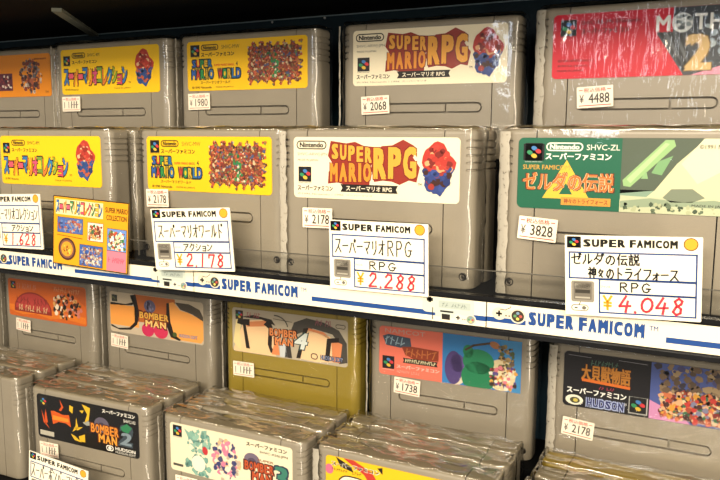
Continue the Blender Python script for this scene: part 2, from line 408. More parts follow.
def jag(f, pts, h): f.poly(pts, h)
def label_white_rpg():
    f = new_label('#EDE3C8')
    oval_name(f, 2.2, 31, 24, 36.6, '#1E1C1A')
    f.text('SHVC-ARWJ-JPN', 3, 26.6, 24.5, 29, '#6A665C', .05); f.text('MADE IN JAPAN', 3.2, 23.2, 18, 24.9, '#5A564C', .15)
    logo4(f, 3.6, 10.4, 9.4, cap='#222222')
    f.text(KANA, 3, 4.8, 28.5, 8.2, '#1E1C1A', .85); f.text('©1996 Nintendo / 1996', 3, 2.2, 36, 3.3, '#6A665C', .1); f.text('スーパーマリオ', 38, 2.2, 56, 3.3, '#6A665C', .1)
    R = '#8E2A1C'
    jag(f, [(27, 36.5), (38, 35), (44, 36), (50, 33.5), (57, 33), (57, 24), (54.5, 21), (54, 8.5), (47, 9.5), (40, 8.6), (32, 10.5), (25, 9.6), (25.5, 17), (29, 21.5), (25, 27)], R)
    f.lay(); jag(f, [(57, 29), (62, 33.5), (69, 34), (76, 37.5), (83, 34), (82.5, 27), (87, 21), (85, 12), (80, 13), (74, 10.2), (69, 12), (63, 12.5), (57, 11.5), (55, 20)], R)
    f.lay()
    O, Y = '#D98A2B', '#E3A13A'
    def letters(t, u0, v0, u1, v1, skew, h):
        n = len(t); wd = (u1-u0)/n
        if 'I' in t: wd = (u1-u0)/(n-.5)
        for i, c in enumerate(t):
            o = skew*i; k = .5 if c == 'I' else 1; p = u0+wd*(i-(.5 if 'I' in t[:i] else 0)); f.text(c, p+.1, v0+o, p+wd*k-.1, v1+o, '#6A1C10', 1.8)
        f.lay()
        for i, c in enumerate(t):
            o = skew*i; k = .5 if c == 'I' else 1; p = u0+wd*(i-(.5 if 'I' in t[:i] else 0)); f.text(c, p+.6, v0+o+.6, p+wd*k-.6, v1+o-.5, h, 1.2)
        f.lay()
    letters('SUPER', 27.2, 24.6, 56, 35.2, -.5, Y)
    letters('MARIO', 26, 10.4, 55.6, 23.2, .1, O)
    letters('RPG', 56, 12.8, 85.4, 33, .4, Y)
    f.text('TM', 86, 10.2, 88.3, 11.6, '#222222', .2)
    f.poly([(34, 4.8), (73, 4.8), (71.8, 7.2), (73, 9.6), (34, 9.6), (35.4, 7.2)], '#17130F'); f.lay()
    f.text('スーパーマリオ RPG', 38, 5.6, 69, 8.8, '#EFE6CE', .35)
    f.blob(98, 20.5, 9.6, 15.6, ['#B23228', '#B23228', '#C23C30', '#D8A070', '#7A2018'], ['#2C3F80', '#2C3F80', '#34498E', '#20306A', '#3A1C18', '#9A3028'])
    return f.done('label_white_red_title')

def label_green():
    f = new_label('#0E5E45', 3.2)
    W = LW-.2
    f.poly([(55, .2), (W-3, .2), (W, 3.2), (W, LH-3.2), (W-3, LH-.2), (55, LH-.2)], '#C9C9A6'); f.lay()
    f.poly([(55, 39), (95, 39), (82, 26), (72, 12), (55, 10)], '#4E5A4C')
    f.poly([(55, 12), (72, 12), (66, 6.5), (55, 7)], '#7F9A88'); f.lay()
    f.poly([(94, 38.8), (112, 38.8), (112, 30), (102, 22), (92, 16), (84, 26)], '#D8D6B8')
    f.poly([(103, 14), (112, 24), (112, 14)], '#6E8A70'); f.lay()
    f.poly([(56, 17), (76, 38), (80, 38), (81, 35), (60, 13.5), (56.5, 14)], '#8FB57C'); f.lay()
    f.poly([(58, 17.5), (76, 36.5), (78, 36), (60, 15.5)], '#A9C792')
    f.poly([(70, 21), (73, 27), (80, 30), (75, 20)], '#74A070')
    f.poly([(65, 18), (67.5, 22), (68.5, 18)], '#86AE7C')
    f.poly([(55.3, 9), (112, 7), (112, 0), (55.3, 0)], '#B9BFA0'); f.lay()
    f.poly([(55.3, 6), (70, 8), (86, 6.5), (100, 8), (112, 6), (112, 3.8), (84, 4.2), (55.3, 2.5)], '#8C9C84')
    f.poly([(76, 8.5), (80, 13), (90, 13.4), (96, 9), (90, 6.5), (80, 6.2)], '#76806E'); f.lay()
    f.mosaic(lambda u, v: v < 5.5, (56, .5, 108, 5), ['#5E6E58', '#A9B08E', '#40503F'], 40, .6, 1.6)
    f.text('©1991 Nintendo', 92, 33.6, 111, 35.8, '#4A4636', .15); f.text('MADE IN JAPAN', 90, 4, 108, 5.6, '#2A2A22', .15)
    f.rect(3, 26.6, 14.5, 35.6, '#0B0D10'); logo4(f, 4, 26.4, 9.4, '#0B0D10', cap='#C8D0C4')
    oval_name(f, 15.4, 31.7, 35.2, 36.4, '#E3E6DA'); f.text('SHVC-ZL', 37, 32.4, 54, 35.4, '#E3E6DA', .12)
    f.text(KANA, 15.2, 27, 50, 30.8, '#EEF0E6', .85)
    f.text('SUPER FAMICOM', 3, 21.6, 28.5, 24.2, '#C99A42', .35)
    f.poly([(26.8, 27), (39.5, 6), (14.2, 6)], '#E0B63E'); f.lay()
    f.poly([(26.8, 14.6), (30.4, 8.4), (23.2, 8.4)], '#0E5E45'); f.lay()
    f.text('ゼルダの伝説', 2.6, 9.6, 52.4, 20.6, '#5A2410', 1.5); f.lay()
    f.text('ゼルダの伝説', 3.2, 10, 51.8, 20.2, '#E8CFA0', .85); f.lay()
    f.text('ゼルダの伝説', 3.2, 10, 51.8, 20.2, '#C96A2A', .45)
    f.lay(); f.rect(24.5, 2.6, 50.5, 6.9, '#C9913A'); f.lay()
    f.text('神々のトライフォース', 26, 3.4, 49, 6.2, '#8A2A18', .3)
    return f.done('label_green_pale_landscape')

def label_red():
    f = new_label('#C4142C')
    f.poly([(60, 25), (76, .2), (109, .2), (112, 3), (112, 36), (109, 38.8), (69, 38.8), (69, 25)], '#3C4148'); f.lay()
    for i in range(5):
        f.poly([(61+i*2.6, 25.3), (63+i*2.6, 25.3), (77+i*1.2, 4), (76+i*1.2, 2)], '#24272B' if i % 2 == 0 else '#50555A')
    f.lay()
    f.poly([(80, 0.2), (112, .2), (112, 8), (96, 5)], '#D98AA0')
    f.poly([(104, 8), (112, 12), (112, 2)], '#B81E50')
    f.mosaic(lambda u, v: True, (86, 5, 108, 34), ['#8FA0AE', '#566878', '#2C363F', '#A9B6BE', '#46525C'], 44, .9, 2.6)
    logo4(f, 4.6, 25.8, 9.6, cap='#3A0A12')
    f.text('SHVC-MB-JPN ©Nintendo', 17, 31.4, 51, 34.6, '#3A0A14', .25); f.text(KANA, 17, 26.4, 45, 29.8, '#2A080E', .85)
    f.text('©1994 APE/Nintendo', 3.6, 10.2, 25, 11.8, '#2A080E', .25); f.text('©1994 HAL Laboratory, Inc.', 3.6, 7, 25, 8.6, '#2A080E', .25); f.text('MADE IN JAPAN', 3.6, 4, 19, 5.5, '#2A080E', .25)
    f.text('M', 59.8, 25.6, 67.6, 34.6, '#E2E4E2', .55)
    f.ell(74, 30, 5.6, 5.6, '#D5DADB', 24); f.lay()
    f.mosaic(lambda u, v: (u-74)**2+(v-30)**2 < 22, (68, 24, 80, 36), ['#4E5A60', '#8E9A9E', '#3A444A'], 14, .9, 1.8)
    for c, a, b in (('T', 80.5, 87), ('H', 88.5, 95), ('E', 97, 102), ('R', 104, 110)): f.text(c, a, 25.6, b, 34.6, '#E2E4E2', .55)
    f.text('2', 75.6, 2.2, 91, 23.6, '#6A5530', 1.5); f.lay(); f.text('2', 76.2, 2.8, 90.4, 23.2, '#C7A871', .95)
    return f.done('label_red_dark_wedge')

def label_orange_kart():
    f = new_label('#E08A1E')
    f.mosaic(lambda u, v: ((u-87)/14)**2+((v-19)/15)**2 < 1, (70, 3, 103, 36), ['#6E4030', '#9A8A80', '#4A2E2C', '#C9B8A8', '#7E3A30', '#3A2A30', '#A45A40', '#5E6068'], 140, 1., 2.8)
    f.rect(40, 6, 63, 22, '#5E2A3A'); f.lay(); f.mosaic(lambda u, v: True, (42, 8, 61, 20), ['#E8D8C8', '#8A3A3A', '#2A1A2A'], 40, .8, 1.8)
    for k in range(8): f.rect(92+k*1.9, 33.5, 93.3+k*1.9, 35, '#7A4010')
    f.text('TM', 104, 3, 108, 5, '#4A2A0C', .1)
    return f.done('label_orange_dark_picture')

def squig(f, u0, v0, u1, v1, n, h, wd=.6):
    """unreadable small lettering: short strokes"""
    rg = f.rng; x = u0; st = (u1-u0)/n
    for i in range(n):
        if rg.random() < .85:
            f.stroke([(x+st*.15, v0), (x+st*rg.uniform(.1, .8), v1)], wd*.6, h); f.stroke([(x+st*.1, rg.uniform(v0, v1)), (x+st*.85, rg.uniform(v0, v1))], wd*.6, h)
        x += st
    f.lay()

def label_orange_arch():
    f = new_label('#CF6420')
    f.poly([(.3, 6), (20, 2.4), (40, 5), (60, 2), (80, 4.6), (111, 2), (111, 9), (.3, 12)], '#E07A22')
    f.poly([(64, 34), (80, 36), (111, 38), (111, 20), (104, 24), (90, 34)], '#B85A26'); f.lay()
    logo4(f, 4, 28.6, 7.6, '#3A2A1E'); squig(f, 14, 29, 42, 35, 12, '#C98A70', .7)
    f.poly(arc(36, 8, 27.5, 19, 0, 180, 16) + [(8.5, 5.5), (63.5, 5.5)], '#8E2E22'); f.lay()
    f.poly(arc(36, 9, 25.5, 16.5, 0, 180, 16), '#B5403A'); f.lay()
    squig(f, 12, 14, 58, 21, 9, '#7E2A26', 1.4); squig(f, 15, 7, 58, 13, 13, '#D9B98A', 1.3)
    f.mosaic(lambda u, v: ((u-85)/20)**2+((v-17)/12.5)**2 < 1, (64, 3, 107, 31), ['#1E1712', '#2A1F18', '#EDE0C8', '#4A2A1A', '#D9A05A', '#C97A6A'], 95, 1.3, 3.4)
    squig(f, 68, 31, 104, 36, 12, '#D9A070', .7)
    return f.done('label_orange_red_arch')

def label_orange_panels():
    f = new_label('#C6B7A0')
    f.rect(31, 13, 80, 38.6, '#B8642A'); f.rect(.4, 7, 36, 27, '#EFA04A'); f.lay()
    f.poly([(74, 1.5), (109, 1.5), (111.7, 5), (111.7, 24), (104, 25), (95, 28), (86, 29), (78, 36), (70, 34), (72, 12)], '#F0A552'); f.lay()
    f.poly([(26, 37), (30, 38), (33, 22), (31, 12), (24, 6), (10, 4), (1, 7), (1, 5), (12, 2.4), (26, 4), (34, 10), (37, 22), (33, 38.6)], '#1D1510')
    f.poly([(1, 26), (1, 28.5), (14, 26.5), (30, 31), (29, 28)], '#1D1510')
    f.poly([(70, 34), (73, 35), (74, 18), (78, 6), (86, 2), (84, .6), (74, 3), (69, 14)], '#1D1510')
    f.poly([(80, 36), (96, 36), (108, 32), (111.7, 26), (111.7, 22), (100, 27), (86, 30)], '#4A4238'); f.lay()
    f.ell(47, 6.5, 7.5, 6.5, '#C9285A'); f.ell(62.5, 6.8, 8.5, 6.8, '#CF3058'); f.lay()
    f.ell(50, 29, 7, 6, '#5E5A78'); f.lay(); f.mosaic(lambda u, v: True, (46, 24, 54, 33), ['#3A3450', '#7E7A98'], 12, .8, 1.8)
    f.text('BOMBER', 36, 16.4, 73, 23.6, '#5E1E10', 1.5, 0, -4); f.text('MAN', 43, 9.2, 70, 16.4, '#5E1E10', 1.5, 0, -4); f.lay()
    f.word('BOMBER', 36.8, 17, 72.4, 23, '#E8B24A', .75, .12); f.word('MAN', 43.8, 9.8, 69.4, 15.8, '#EFC878', .75, .12)
    f.rect(3, 29.5, 10, 36, '#3E4034'); f.lay(); f.mosaic(lambda u, v: True, (3.5, 30, 9.5, 35.5), ['#6A6A4A', '#2A3440'], 8, .6, 1.4)
    f.text('HUDSON SOFT', 84, 4.4, 105, 7.6, '#4A4058', .8); f.lay(); f.text('HUDSON SOFT', 84.4, 4.7, 104.6, 7.3, '#B8B0C8', .2)
    f.ell(79, 6, 2.6, 2.2, '#4A5A2A')
    return f.done('label_orange_black_swoops')

def label_peach_bars():
    f = new_label('#B9AE9A')
    f.poly([(1, 2), (12, 28), (38, 32), (44, 14), (44, .5), (3, .5)], '#F2CB9C'); f.lay()
    f.poly([(13, 27), (38, 31), (38, 26), (15, 23)], '#D98A5A')
    f.poly([(1, 8), (4, 28), (10, 32), (8, 18), (9, 1)], '#E6D49A'); f.lay()
    f.poly([(5, 25), (6, 29), (18, 30), (18, 24), (14, 24.5), (18, 4), (14, 4), (11, 24)], '#241C18')
    f.poly([(32, 27), (38, 32), (41, 26), (40, 8), (43, 4), (39, 3), (36, 10), (37, 24)], '#241C18')
    f.poly([(8, 31), (22, 34), (40, 32), (44, 27), (30, 31)], '#2E2620'); f.lay()
    f.poly([(57, 20), (62, 32), (74, 37), (90, 35), (104, 30), (111, 20), (111.7, 4), (104, 2), (105, 18), (98, 26), (80, 29), (64, 22)], '#4A4640'); f.lay()
    f.poly([(66, 2), (74, 27), (96, 24), (100, 3), (84, 1)], '#F4CEA0'); f.poly([(97, 22), (107, 19), (105, 3), (98, 3)], '#DE8A5A')
    f.poly([(72, 25), (75, 29), (90, 27), (98, 21), (84, 25.5)], '#D68458'); f.lay()
    f.poly([(64, 2), (68, 2), (73, 22), (76, 29), (71, 28), (69, 20)], '#241C18'); f.poly([(91, 3), (95, 3), (97, 19), (104, 20), (104, 24), (93, 22)], '#241C18')
    f.poly([(40, 2), (48, 2), (46, 14), (43, 14)], '#DE8A58'); f.poly([(48, 1), (56, 1), (53, 16), (48, 14)], '#C9CFD4'); f.poly([(53, 1), (60, 1), (58, 14), (54, 14)], '#3A3634'); f.lay()
    for t, a, b, c, d in (('BOMBER', 37, 17.6, 66, 25.4), ('MAN', 42, 10.6, 62, 18)):
        f.text(t, a, b, c, d, '#3A1410', 1.6, 0, 2)
    f.lay(); f.word('BOMBER', 37.8, 18.2, 65.2, 24.8, '#E08A50', .75, .12); f.word('MAN', 42.8, 11.2, 61.2, 17.4, '#E08A50', .75, .12)
    f.text('4', 62, 9, 76, 25, '#2A4A4A', 1.6, .25); f.lay(); f.text('4', 63, 10, 75, 24, '#DCE4E0', .7, .25)
    logo4(f, 3.6, 28.8, 7.8, '#3A3028'); squig(f, 15, 32, 29, 36, 6, '#A85A60', .8); squig(f, 82, 32, 98, 37, 7, '#9A5A66', .8)
    f.stroke([(42, 33), (60, 32)], .5, '#5E564A'); f.ring(101, 31.5, 110, 35, 2, .5, '#3A342E'); f.stroke(arc(44, 26, 12, 10, 10, 95, 8), 1.1, '#5A564E')
    f.text('HUDSON SOFT', 87, 3.4, 108, 8, '#20283A', 1.6); f.lay(); f.text('HUDSON SOFT', 87.6, 4, 107.4, 7.4, '#8A98C0', .15)
    f.ring(78, 3, 84.5, 8.2, 2.4, .8, '#2A2420')
    return f.done('label_peach_black_bars')

def label_red_blue():
    f = new_label('#E47460')
    W = LW-.2
    f.poly([(52, .2), (W-3, .2), (W, 3.2), (W, LH-3.2), (W-3, LH-.2), (52, LH-.2)], '#337CBC'); f.lay()
    f.poly([(96, 39), (112, 39), (112, 0), (96, 0), (102, 20)], '#3F86BE'); f.lay()
    f.ell(97, 12, 11, 12, '#D9C8A0'); f.ell(63, 9, 8, 9, '#E0CDB8'); f.lay()
    f.ell(61, 13, 7, 13, '#4E3E78'); f.ell(64, 17, 5.5, 7, '#5E4C8C'); f.lay()
    f.ell(80, 8, 13, 12, '#1F7A52'); f.ell(80, 20, 12, 9.5, '#247F57'); f.ell(72, 27, 4, 5, '#1F7A52'); f.lay()
    f.stroke([(70, 28), (76, 32), (88, 35)], 1.6, '#4A3A2E'); f.ell(92, 34, 4, 2.6, '#A8704A', 12, -20)
    f.mosaic(lambda u, v: True, (95, 18, 106, 34), ['#4E5A3A', '#8A7A4E', '#3A3A2E', '#A88A5A', '#6E5A4A'], 40, 1, 2.4)
    f.mosaic(lambda u, v: True, (89, 2, 108, 18), ['#D8A04A', '#E8D8B0', '#C0405A', '#5A4A8A', '#7A4A2A', '#D87A8A', '#E8E0D0', '#3A2A2A'], 90, .8, 2.2)
    f.text('NAMCOT', 5, 34, 38, 37.4, '#C9A8A0', .1)
    f.poly([(3, 31), (8, 33), (26, 31.5), (27, 25), (18, 23), (6, 24)], '#3F4E60'); f.lay(); squig(f, 5, 25, 26, 31, 5, '#8FA8B8', 1.4)
    f.poly([(19, 24), (28, 25), (49, 24), (49, 16), (30, 15), (22, 18)], '#8A3A22'); f.lay(); squig(f, 22, 17, 48, 23, 6, '#B86A3A', 1.4)
    f.poly([(20, 11.4), (48.6, 11.4), (47.6, 13.4), (48.6, 15.4), (20, 15.4), (21, 13.4)], '#2A2018'); f.lay(); squig(f, 22, 12.2, 47, 14.8, 14, '#E0D8B0', .8)
    logo4(f, 3, 5.2, 10, '#16171C', cap='#F0D0C8')
    f.text(KANA, 15, 6.6, 50, 9.6, '#EBBFB4', .85); squig(f, 15, 3, 34, 5.2, 14, '#E0A89C', .4)
    return f.done('label_red_and_blue')

def label_black_crowd():
    f = new_label('#15141A')
    W = LW-.2
    f.poly([(56.5, .2), (W-3, .2), (W, 3.2), (W, LH-3.2), (W-3, LH-.2), (56.5, LH-.2)], '#4A5A9A'); f.lay()
    f.poly([(56.5, 13), (66, 9), (80, 2), (82, .2), (56.5, .2)], '#C98AB8'); f.poly([(66, 3), (112, .2), (112, 6), (80, 6)], '#E0CFC0'); f.lay()
    f.mosaic(lambda u, v: v > 17 and u > 60+(36-v)*.3, (60, 16, 111, 38), ['#5A4A3E', '#8A745A', '#3A3440', '#6E5A48', '#4A4A78', '#A08A6A'], 150, 1.2, 3.2)
    f.poly([(66, 3.6), (112, .2), (112, 20), (90, 22), (72, 18), (64, 9)], '#8A4A3A'); f.lay()
    f.mosaic(lambda u, v: v < 22-.02*(u-90)**2*.3 and v > 2+.06*max(0, 78-u), (63, 1, 111, 22), ['#D8C8A0', '#B83A34', '#D0963A', '#3A2A2A', '#C8704A', '#C8B898', '#7A2A2A', '#3A6A4A', '#D8A880', '#7A7A98', '#4A2A2A', '#9A4A34'], 520, .8, 2.4)
    for k in (0, 1): f.stroke([(3, 36.6), (18, 36.2)] if k == 0 else [(36, 36.8), (54, 36.4)], .35, '#8A8890')
    squig(f, 18, 31, 36, 34.6, 8, '#4A6A5A', .9)
    for dv, h, b in ((0, '#4A2410', 1.6), (.3, '#B97A2E', .75)):
        f.text('大貝獣物語', 12-.3+dv, 19.6+dv, 44.3-dv, 31.6-dv, h, b); f.lay()
    f.poly([(12.5, 19.2), (44, 17.6), (44, 19.6), (12.5, 21.2)], '#D8702A'); f.lay()
    squig(f, 24, 14.8, 34, 16.8, 6, '#A83A50', .7)
    f.text(KANA, 2.6, 9.6, 42, 14.2, '#EDEDE8', .85)
    f.ell(8, 5, 6, 3.6, '#E6E2D2'); f.lay(); f.ell(8.4, 4.8, 3.4, 2.2, '#4A4A30'); f.lay(); f.ell(8.8, 4.8, 1.6, 1.2, '#C9B85A')
    f.word('HUDSON', 16, 1.2, 40.8, 8.2, '#A8B4DC', 2.4, -.12); f.lay(); f.word('HUDSON', 16, 2, 40.8, 7.4, '#1E2A66', .7, .2); f.text('®', 41, 6, 42.6, 7.8, '#D8D8D8', .1)
    f.rect(43.6, 1.6, 55.6, 13.4, '#A8A8A4'); f.lay(); logo4(f, 44.2, 2.4, 10.6, '#111114', cap='#888888')
    return f.done('label_black_gold_title')

def label_black_flames():
    f = new_label('#131214')
    logo4(f, 3.5, 28.6, 8.2, '#26211C')
    f.rect(2.4, 2.4, 18.6, 6.6, '#B8B4A6'); f.lay()
    f.poly([(16, 25.5), (20, 26), (30, 24), (37, 25), (38.5, 14.5), (33, 17), (25, 17), (18, 14)], '#C9571A'); f.lay()
    f.poly([(18, 22), (36, 21.5), (36.5, 18.5), (18, 18)], '#E8872A')
    A, B = '#C9501E', '#D9B02A'
    for p in ([(5, 25), (7, 14), (14, 9), (9, 15)], [(10, 26), (12, 15), (9, 12), (8.6, 20)], [(27, 37), (31, 31), (28, 27), (25.5, 27.5), (28.6, 31)]): f.poly(p, A)
    for p in ([(38, 34), (42, 33), (41, 27), (37.5, 29)], [(52, 37), (61, 35), (59, 24), (54, 21), (57.5, 29)], [(45, 24), (47, 15), (40, 11), (44, 17)], [(38, 9), (42, 4), (50, 3), (43, 7.5)], [(47, 8), (54, 11), (54, 4), (48, 3.6)], [(42, 15), (52, 17), (46, 13)], [(49, 31), (54, 32), (52, 29)]): f.poly(p, B)
    f.poly([(52, 21), (58, 24), (62, 20), (56, 19)], '#9A9A92'); f.lay()
    f.text(KANA, 74, 33.2, 108.5, 36.8, '#E6E4DC', .85); f.text('SHVC-H2', 96.5, 28.8, 109, 31.4, '#D6D4CC', .35)
    f.ell(73, 22.5, 8, 6.5, '#5C5668'); f.lay(); f.ell(73, 21, 4, 3.6, '#3E3A4C')
    f.word('BOMBER', 60, 14, 92, 23.4, '#4A1E10', 1.8, -.1); f.word('MAN', 68, 6.4, 90, 15.4, '#4A1E10', 1.8, -.1); f.lay()
    f.word('BOMBER', 60.8, 14.8, 91.2, 22.6, '#D8862E', .75, .12); f.word('MAN', 68.8, 7.2, 89.2, 14.6, '#E09A3A', .75, .12)
    f.text('2', 91, 8, 107, 27, '#3A4650', 1.6, .2); f.lay(); f.poly([(93, 24), (100, 28), (105, 25), (101, 20), (95, 21)], '#2E7A52'); f.text('2', 93, 9.4, 105, 20, '#7A8A96', .7, .2)
    f.ring(77, 1.6, 85, 6.4, 2.4, .9, '#E6E4DC'); f.ell(81, 4, 1.8, 1.3, '#E6E4DC'); f.text('HUDSON', 87, 3.6, 108, 6.4, '#E6E4DC', .5); f.text('HUDSON SOFT', 87, 1, 108, 3, '#C9C7BF', .3)
    return f.done('label_black_flames')

def label_cream_teal():
    f = new_label('#E6DCC0')
    logo4(f, 3, 28.2, 8.8, cap='#2A2A2A'); f.rect(2.6, 4, 12.4, 6, '#4A4A44')
    f.poly([(14, 36), (22, 32), (24, 26), (19, 27)], '#7FA79A'); f.poly([(31, 37), (36, 38), (35, 30), (30, 32)], '#7FA79A'); f.lay()
    f.mosaic(lambda u, v: ((u-28)/11)**2+((v-27)/9)**2 < 1 or ((u-28)/12)**2+((v-7)/10)**2 < 1, (15, .5, 41, 36), ['#7FAA9C', '#6E9C92', '#8DB5A6', '#5C8A84', '#E4DCC8'], 110, 1.3, 3)
    f.ell(27.5, 10, 6.5, 6.5, '#E8E2D2'); f.lay(); f.ell(34, 21.5, 2.6, 3.4, '#B8323A', 12, 15)
    f.mosaic(lambda u, v: ((u-54)/13)**2+((v-18)/16.5)**2 < 1, (41, 1, 68, 35), ['#CF7A98', '#E0B088', '#EADCC8', '#3A3E70', '#D2809C', '#EADCC8', '#4A4A70', '#B8A898'], 120, 1.1, 2.8)
    f.text(KANA, 72, 33.4, 107.5, 36.8, '#24201C', .85); f.text('SHVC-AS6J-JPN', 84, 29.4, 108, 31.8, '#3A342C', .2)
    f.ell(77, 23, 7, 5.6, '#6E6478'); f.lay(); f.ell(77, 21.5, 4, 3.4, '#4E465C')
    f.text('SUPER', 82, 23.6, 96, 25.4, '#8A5A3A', .5)
    f.word('BOMBER', 69.4, 14.4, 97, 22.8, '#4A1E14', 1.8, -.1); f.word('MAN', 76, 7, 95, 15.4, '#4A1E14', 1.8, -.1); f.lay()
    f.word('BOMBER', 70.2, 15.2, 96.2, 22, '#B8502C', .75, .12); f.word('MAN', 76.8, 7.8, 94.2, 14.6, '#B8502C', .75, .12)
    f.text('3', 95, 6, 109, 24, '#24304A', 1.6, .1); f.lay(); f.text('3', 96.2, 7, 107.8, 23, '#3A7A6A', .7, .1)
    return f.done('label_cream_teal_picture')

def label_yellow_pale():
    f = new_label('#E6B91C')
    f.poly([(6, 38.8), (14, 38.8), (30, 30), (38, 20), (40, 5), (46, 5), (44, 22), (36, 33), (22, 38.8)], '#B83A2C'); f.lay()
    f.poly([(8, 39), (12, 32), (22, 30), (20, 34)], '#241C18'); f.poly([(40, 37), (44, 33), (44, 38)], '#241C18')
    f.rr(9, 2, 34, 27, 9, '#241C18'); f.lay(); f.rr(10, 3, 33, 26, 8, '#EFE4D2'); f.lay(); f.mosaic(lambda u, v: True, (13, 5, 30, 23), ['#E0A880', '#EFE4D2', '#D89868'], 40, 1.4, 2.8)
    f.rr(64, 4, 100, 33, 12, '#3A3844'); f.lay(); f.mosaic(lambda u, v: True, (68, 6, 96, 30), ['#5A586A', '#E8E0D4', '#2A2834', '#8A6A4A'], 40, 1.2, 3)
    f.ell(3, 29, 3.2, 3.6, '#CF6A8A'); f.lay()
    f.text(KANA, 4.5, 31.8, 42, 35.6, '#F2EAD8', 1.5); f.lay(); f.text(KANA, 5, 32.2, 41.5, 35.2, '#1E1A16', .85); squig(f, 5, 28.6, 30, 30.6, 14, '#2A221A', .4)
    return f.done('label_yellow_pale_picture')

# ------------------------------------------------------------------ cartridge parts
def plan_loft(plan, rings, cap0=True, cap1=True):
    """plan: [(x, y, nx, ny)], rings: [(z, fn(x,y,nx,ny)->inset)]"""
    bm = bmesh.new(); R = []
    for z, fn in rings:
        R.append([bm.verts.new((x-nx*fn(x, y, nx, ny), y-ny*fn(x, y, nx, ny), z)) for x, y, nx, ny in plan])
    n = len(plan)
    for a, b in zip(R, R[1:]):
        for i in range(n):
            j = (i+1) % n
            bm.faces.new((a[i], a[j], b[j], b[i]))
    if cap0: bm.faces.new(R[0][::-1])
    if cap1: bm.faces.new(R[-1])
    return bm
CT = 94.3; RT = 2.8
def top_rings(): return [(CT-RT+RT*math.sin(rad(a)), (lambda d: (lambda x, y, nx, ny: d))(RT*(1-math.cos(rad(a))))) for a in (0, 18, 36, 54, 72, 90)]
GX = 46.0
def grip_mesh(side):
    pl = [(GX+.35, 20, 0, 1), (GX+.35, 0, 0, -1)]
    xo, R = 64.6, 6.8
    pl.append((58, 0, 0, -1)) if False else None
    for k in range(9):
        a = -90 + 90*k/8; pl.append((xo-R+R*math.cos(rad(a)), R+R*math.sin(rad(a)), math.cos(rad(a)), math.sin(rad(a))))
    for k in range(5):
        a = 90*k/4; pl.append((xo-2+2*math.cos(rad(a)), 18+2*math.sin(rad(a)), math.cos(rad(a)), math.sin(rad(a))))
    zero = lambda x, y, nx, ny: 0.0
    def g(d): return lambda x, y, nx, ny: d if nx > .2 else 0.0
    rings = [(0, lambda x, y, nx, ny: .5), (.5, zero)]
    for v in (19.9, 24.2, 28.5, 32.8, 37.0):
        z = 50.5+v; rings += [(z-.75, zero), (z-.45, g(1.0)), (z+.45, g(1.0)), (z+.75, zero)]
    rings += top_rings()
    bm = plan_loft(pl, rings)
    if side < 0:
        for v in bm.verts: v.co.x = -v.co.x
    bmesh.ops.recalc_face_normals(bm, faces=bm.faces)
    return mesh_from(bm, 'side_grip', [GRIP])
def stad(x0, x1, z0, z1, left=True, right=True, n=7):
    r = (z1-z0)/2; zc = (z0+z1)/2; p = []
    p += arc(x1-r, zc, r, r, -90, 90, n) if right else [(x1, z0), (x1, z1)]
    p += arc(x0+r, zc, r, r, 90, 270, n) if left else [(x0, z1), (x0, z0)]
    return p
def centre_mesh():
    x = GX-.35
    pl = [(-x, 20, 0, 1), (-x, 0, 0, -1), (x, 0, 0, -1), (x, 20, 0, 1)]
    bm = plan_loft(pl, [(0, lambda *a: .5), (.5, lambda *a: 0.0)] + top_rings())
    bm.faces.ensure_lookup_table()
    # open the flat front and refill it around the moulded slot
    fr = [f for f in bm.faces if all(abs(v.co.y) < 1e-6 for v in f.verts) and len(f.verts) == 4]
    corners = None
    for f in fr:
        zs = [v.co.z for v in f.verts]
        if max(zs)-min(zs) > 50: corners = list(f.verts); bm.faces.remove(f)
    def loop(pts, y):
        vs = [bm.verts.new((px, y, pz)) for px, pz in pts]
        es = [bm.edges.new((vs[i], vs[(i+1) % len(vs)])) for i in range(len(vs))]
        return vs, es
    def wall(a, b):
        n = len(a)
        for i in range(n): bm.faces.new((a[i], a[(i+1) % n], b[(i+1) % n], b[i]))
    out_pts = stad(-39.6, 39.6, 30.9, 38.3)
    A, ae = loop(out_pts, 0.0)
    ce = [e for e in set(e for v in corners for e in v.link_edges) if e.verts[0] in corners and e.verts[1] in corners]
    bmesh.ops.triangle_fill(bm, edges=ce+ae, use_beauty=True)
    B, be = loop(out_pts, 3.6); wall(A, B)
    I1, e1 = loop(stad(-38.4, 13.2, 32.15, 37.05, True, False), 3.6)
    I2, e2 = loop(stad(14.5, 38.4, 32.15, 37.05, False, True), 3.6)
    bmesh.ops.triangle_fill(bm, edges=be+e1+e2, use_beauty=True)
    for I, pts, d in ((I1, stad(-38.4, 13.2, 32.15, 37.05, True, False), .35), (I2, stad(14.5, 38.4, 32.15, 37.05, False, True), .35)):
        J, _ = loop(pts, d); wall(I, J); bm.faces.new(J)
    bmesh.ops.recalc_face_normals(bm, faces=bm.faces)
    return mesh_from(bm, 'centre_shell', [GREY])
def screw_mesh():
    bm = bmesh.new()
    def ring(r, y): return [bm.verts.new((r*math.cos(6.2832*i/16), y, r*math.sin(6.2832*i/16))) for i in range(16)]
    L = [ring(2.5, .1), ring(2.4, -.25), ring(1.9, -.3), ring(1.7, .0), ring(.95, .05), ring(.8, -.2)]
    for a, b in zip(L, L[1:]):
        for i in range(16): bm.faces.new((a[i], a[(i+1) % 16], b[(i+1) % 16], b[i]))
    bm.faces.new(L[-1]); bm.faces.new(L[0][::-1])
    bmesh.ops.recalc_face_normals(bm, faces=bm.faces)
    return mesh_from(bm, 'screw', [SCREW], True)
